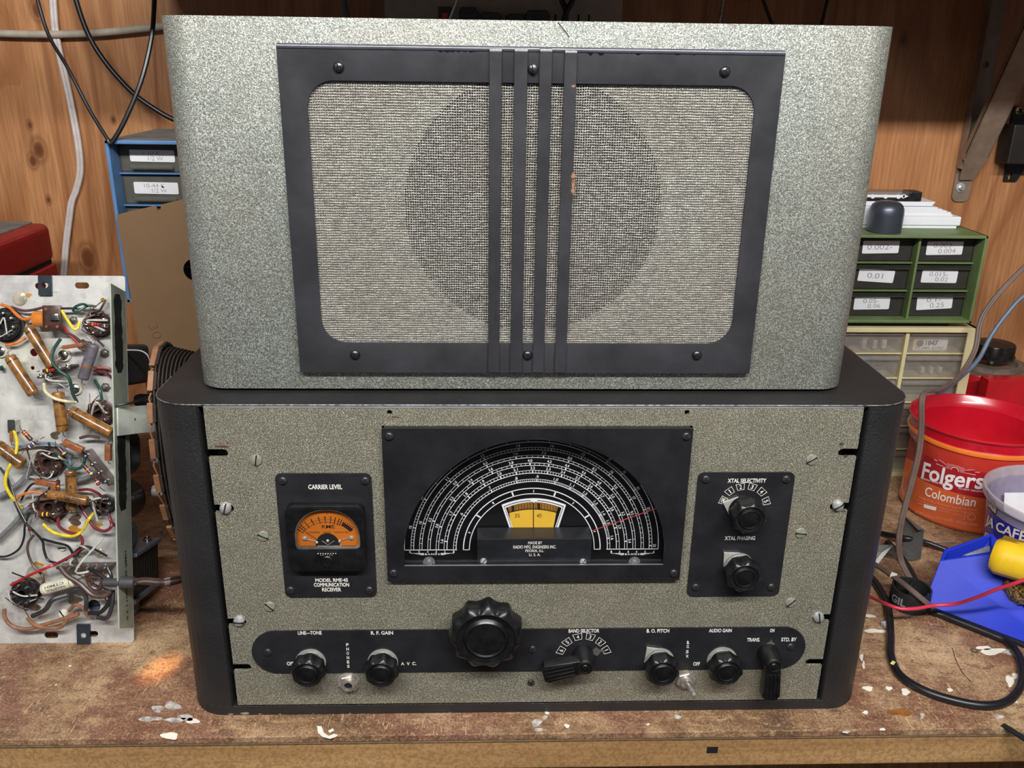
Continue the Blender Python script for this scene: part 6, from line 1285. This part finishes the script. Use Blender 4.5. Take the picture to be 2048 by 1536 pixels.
for k in range(13):
    s_ = 8 + k / 12 * 64; rnd_ = 1 - .2 * max(0, 1 - (s_ - 8) / 6) ** 2
    for i in range(n_ + 1):
        an = pi * (1.22 - 1.24 * i / n_); p = hood0 + ab * s_ + pp * (-2 + 19 * cos(an) * rnd_) + Vector((0, 0, -14 + 20 * sin(an) * rnd_ + s_ * .06)); vs.append(p)
for k in range(12):
    for i in range(n_): o_ = k * (n_ + 1) + i; fs.append((o_, o_ + 1, o_ + n_ + 2, o_ + n_ + 1))
ctr = len(vs); vs.append(hood0 + ab * 8 + pp * -2 + Vector((0, 0, -14)))
for i in range(n_): fs.append((i, i + 1, ctr))
b.add(vs, fs, 0, True); hd = b.build('yellow_hood', [SYL], t)
hd.modifiers.new('thickness', 'SOLIDIFY').thickness = .002
b = MB(); s0 = hood0 + ab * 12 + Vector((0, 0, 5.6)); b.box(0, 22, -5, 5, 0, 1.8, .8, mat=Matrix.Translation(s0) @ Matrix.Rotation(atan2(ab.y, ab.x), 4, 'Z')); b.build('hood_slot', [M('dark_yellow_recess', (150, 112, 30), .5)], t)
wl = NT('brass_wool_shavings'); v_ = wl.coord(); q_ = wl.noise(v_, 520, 4, .8); wl.col(wl.ramp(q_, [(.40, lin((38, 24, 12))), (.52, lin((150, 112, 50))), (.66, lin((244, 220, 150)))])); wl.b.inputs['Metallic'].default_value = .7; wl.b.inputs['Roughness'].default_value = .3; wl.bump(q_, 1., .003)
b = MB(); wc = SQ(2046, 1178, 34); b.lathe([(0, -13), (14, -10), (19, 0), (17, 7), (11, 12), (0, 14)], Matrix.Translation(wc), 40, mod=lambda a, h, r: 1 + .05 * sin(9 * a + h) + .04 * sin(17 * a - h * .7)); tag(b.build('brass_wool', [wl.m], t), None)
b = MB(); b.tube([SQ(1930, 1118, 44), SQ(1962, 1106, 48), SQ(1985, 1098, 50)], 4.5, 10); b.build('iron_rest', [M('dusty_clear_plastic', (150, 152, 160), .4, wear=.2)], t)
# elastic strap ring
rc = (PZ(1782, 1170, 20) + PZ(1862, 1177, 20)) / 2; RR_ = (PZ(1782, 1170, 20) - PZ(1862, 1177, 20)).length / 2 * .98; rc.y = rc.y - 2
b = MB(); b.lathe([(RR_, 0), (RR_ + .2, 1), (RR_, 21), (RR_ - 1.8, 21), (RR_ - 1.8, 0), (RR_, 0)], Matrix.Translation((rc.x, rc.y, 0)), 48, cap=False)
b.box(-RR_ * .2, RR_ * .95, -.8, .8, 1, 20, .3, mat=Matrix.Translation((rc.x + 2, rc.y + 6, 0)) @ Matrix.Rotation(.9, 4, 'Z'))
m2 = b; vs, fs = textmesh('GIL', .03); xs = [p[0] for p in vs]; a0_, z0_ = cyl_hit(1783, 1203, RR_, rc.x, rc.y); a1_, z1_ = cyl_hit(1811, 1212, RR_, rc.x, rc.y); out = []
for p in vs:
    k = (p[0] - min(xs)) / (max(xs) - min(xs)); a_ = a0_ + (a1_ - a0_) * k; out.append(Vector((rc.x + (RR_ + .5) * cos(a_), rc.y + (RR_ + .5) * sin(a_), 7.5 + p[1] * 11)))
b.add(out, fs, 1)
tag(b.build('elastic_strap', [M('black_ribbed_webbing', (24, 24, 26), .7, wear=.3, scale=300, bump=.5), M('grey_white_print', (190, 190, 192), .6)]), 'black elastic strap with grey letters, curled into a ring on the bench', 'strap')
# cables on the bench and in the air
def zc_(name, pts, r, mat, label, cat='cable', **k):
    o = MB().tube([(PZ(p[0], p[1], p[2]) if len(p) == 3 else PY(p[0], p[1], p[3])) for p in pts], r, 12, **k).build(name, [mat]); return tag(o, label, cat)
zc_('power_cable', [(1700, 1130, 4), (1728, 1143, 4), (1756, 1172, 4), (1776, 1215, 4), (1781, 1270, 4), (1782, 1312, 4), (1800, 1350, 4), (1850, 1382, 4), (1920, 1404, 4), (1980, 1411, 4), (2022, 1398, 4), (2044, 1362, 4), (2041, 1320, 4), (2018, 1286, 4), (1985, 1270, 4), (1940, 1252, 4), (1890, 1232, 4), (1852, 1212, 4), (1825, 1150, 4), (1800, 1112, 4), (1775, 1085, 4)], 3.7, BC, 'thick glossy black cable lying in a big loop on the bench')
m_ = MB(); p = PZ(1786, 1325, 8); m_.box(-2.6, 2.6, -1.5, 1.5, -.4, .5, .3, mat=Matrix.Translation((p.x, p.y, 7.6)) @ Matrix.Rotation(.8, 4, 'Z')); tag(m_.build('cable_sticker', [M('yellow_white_sticker', (214, 208, 130), .5)]), 'tiny pale yellow sticker on the looped black cable', 'sticker')
zc_('thin_black_cable', [(1720, 1060, 4), (1765, 1067, 4), (1810, 1076, 12), (1850, 1084, 8), (1900, 1102, 4), (1960, 1120, 4)], 3, BC, 'black cable running from behind the receiver to the blue stand')
BRN = M('brown_lamp_cord', (104, 86, 78), .4, wear=.1); 
b = MB()
lampc = [PY(2120, 470, 430), PY(2048, 535, 430), PY(1995, 590, 425), PY(1962, 640, 415), PY(1950, 700, 400), PY(1920, 750, 380), PY(1880, 779, 345), PY(1852, 784, 300), PY(1844, 800, 288), PY(1843, 850, 282), PY(1838, 905, 274), PY(1822, 970, 262), PY(1806, 1030, 246), PY(1798, 1080, 224), PY(1802, 1120, 200), PZ(1822, 1160, 6), PZ(1838, 1180, 5)]
for s_ in (-1.5, 1.5): b.tube([p + Vector((s_, 0, 0)) for p in lampc], 1.9, 8)
tag(b.build('two_core_cord', [BRN]), 'brown two-core lamp cord draped over the coffee tub rim down to the bench', 'cable')
b = MB(); cc = [PZ(1700, 1105, 4), PZ(1745, 1126, 8), PZ(1785, 1152, 22), PZ(1820, 1178, 26), PZ(1850, 1203, 18), PZ(1868, 1216, 5)]
for s_ in (-1.7, 1.7): b.tube([p + Vector((s_ * .6, s_ * .8, 0)) for p in cc], 1.9, 8)
for s_ in (-1.7, 1.7): b.tube([cc[2] + Vector((s_ * .6 - 1.5, s_ * .8 + 1, 1)), cc[2] + Vector((s_ * .6 + 3, s_ * .8 - 2.5, .8))], 2.3, 8, mi=1)
tag(b.build('speaker_wire', [BRN, M('white_tape_band', (214, 206, 200), .5)]), 'brown two-core wire with a white tape band crossing the strap ring', 'cable')
zc_('blue_grey_wire', [(2110, 560, 0, 436), (2048, 592, 0, 434), (2012, 630, 0, 430), (1982, 672, 0, 424), (1956, 720, 0, 412), (1918, 757, 0, 396), (1890, 779, 0, 376), (1874, 787, 0, 366)], 2.6, M('blue_grey_pvc', (98, 116, 136), .4, wear=.1), 'blue-grey wire coming down beside the brown lamp cord')
zc_('red_wire', [(1700, 1170, 4), (1742, 1194, 10), (1770, 1207, 24), (1800, 1217, 26), (1832, 1217, 26), (1868, 1211, 24), (1910, 1208, 30), (1950, 1196, 50), (1990, 1180, 70), (2048, 1160, 90), (2110, 1135, 104)], 1.7, M('bright_red_pvc', (206, 52, 78), .35, wear=.05), 'pinkish-red wire crossing over the blue stand')
zc_('solder_scrap', [(1852, 1089, 1), (1868, 1085, 2), (1885, 1084, 2), (1908, 1083, 1)], .9, STEEL, 'thin bright solder scrap lying before the coffee tub', 'wire')
zc_('thin_hair', [(1905, 1296, .4), (1912, 1320, .4), (1925, 1345, .4), (1941, 1362, .4)], .25, BC, 'single dark hair on the bench inside the cable loop', 'hair')
b = MB(); b.tube([PY(1116, 44, SYF - .4), PY(1125, 55, SYF - .8), PY(1135, 68, SYF - .8), PY(1139, 75, SYF - .4)], .25, 6); tag(b.build('thin_hair', [M('dark_hair', (60, 48, 40), .5)]), 'single dark hair stuck near the top edge of the speaker', 'hair')
w0_ = PZ(1949, 1302, 0); b = MB(); b.lathe([(3.6, 0), (3.6, .8), (1.7, .8), (1.7, 0), (3.6, 0)], Matrix.Translation((w0_.x, w0_.y, .1)), 24, cap=False); tag(b.build('brass_washer', [M('tarnished_brass', (136, 124, 84), .4, .6, wear=.2)]), 'small tarnished brass washer inside the cable loop', 'washer')
# sheet-metal scraps
ALS = M('brushed_sheet_metal', (116, 114, 110), .48, .5, wear=.15, scale=60)
def sheet(name, pts, th, label):
    P_ = [PZ(*p) for p in pts]; b = MB(); n = (P_[1] - P_[0]).cross(P_[2] - P_[1]).normalized() * th / 2; b.add([p + n for p in P_] + [p - n for p in P_], [tuple(range(len(P_))), tuple(range(len(P_)))[::-1] ][:0] or [tuple(range(len(P_))), tuple(len(P_) + i for i in reversed(range(len(P_))))] + [(i, (i + 1) % len(P_), len(P_) + (i + 1) % len(P_), len(P_) + i) for i in range(len(P_))]); return b
b = sheet('', [(1752, 1090, 20), (1786, 1090, 20), (1753, 1131, .8), (1728, 1128, .8)], 1, ''); b2 = sheet('', [(1752, 1090, 20), (1786, 1090, 20), (1797, 1118, .8), (1770, 1113, .8)], 1, '')
b.add(b2.v, b2.f); tag(b.build('bent_metal_tent', [ALS]), 'small bent sheet-metal angle standing like a tent by the receiver', 'metal bracket')
b = sheet('', [(1806, 1030, 26), (1848, 1060, 26), (1841, 1118, 1), (1806, 1094, 1)], 1, ''); b2 = sheet('', [(1806, 1094, 1.2), (1841, 1118, 1.2), (1822, 1122, 1.2), (1800, 1112, 1.2)], 1, ''); b3 = sheet('', [(1806, 1030, 26), (1848, 1060, 26), (1836, 1060, 27), (1812, 1036, 27)], 1, '')
b.add(b2.v, b2.f); b.add(b3.v, b3.f); tag(b.build('folded_metal_bracket', [ALS]), 'folded sheet-metal bracket standing before the coffee tub', 'metal bracket')
# tool tip at the lower right, plastic scrap
A, B = PZ(2006, 1448, 2), PZ(2046, 1472, 3); C_ = PZ(2110, 1500, 5); d = (B - A).normalized(); b = MB(); s_ = Vector((-d.y, d.x, 0)); b.prism([[tuple((A + s_ * 2)[:2]), tuple((A - s_ * 2)[:2]), tuple((B - s_ * 2.4)[:2]), tuple((C_ - s_ * 8)[:2]), tuple((C_ + s_ * 6)[:2]), tuple((B + s_ * 2.8)[:2])]], .2, 2.4, 'xy', .4); tag(b.build('black_tool', [M('black_tool_steel', (50, 54, 58), .3, .5)]), 'black tool blade pointing in at the lower right corner', 'tool')
p = PZ(1771, 1252, 1); b = MB(); b.box(-3, 3, -4, 4, 0, 4, .6, mat=Matrix.Translation((p.x, p.y, .1)) @ Matrix.Rotation(.2, 4, 'Z')); tag(b.build('plastic_scrap', [M('lilac_grey_plastic', (176, 172, 190), .4)]), 'tiny pale grey plastic scrap touching the black cable loop', 'scrap')
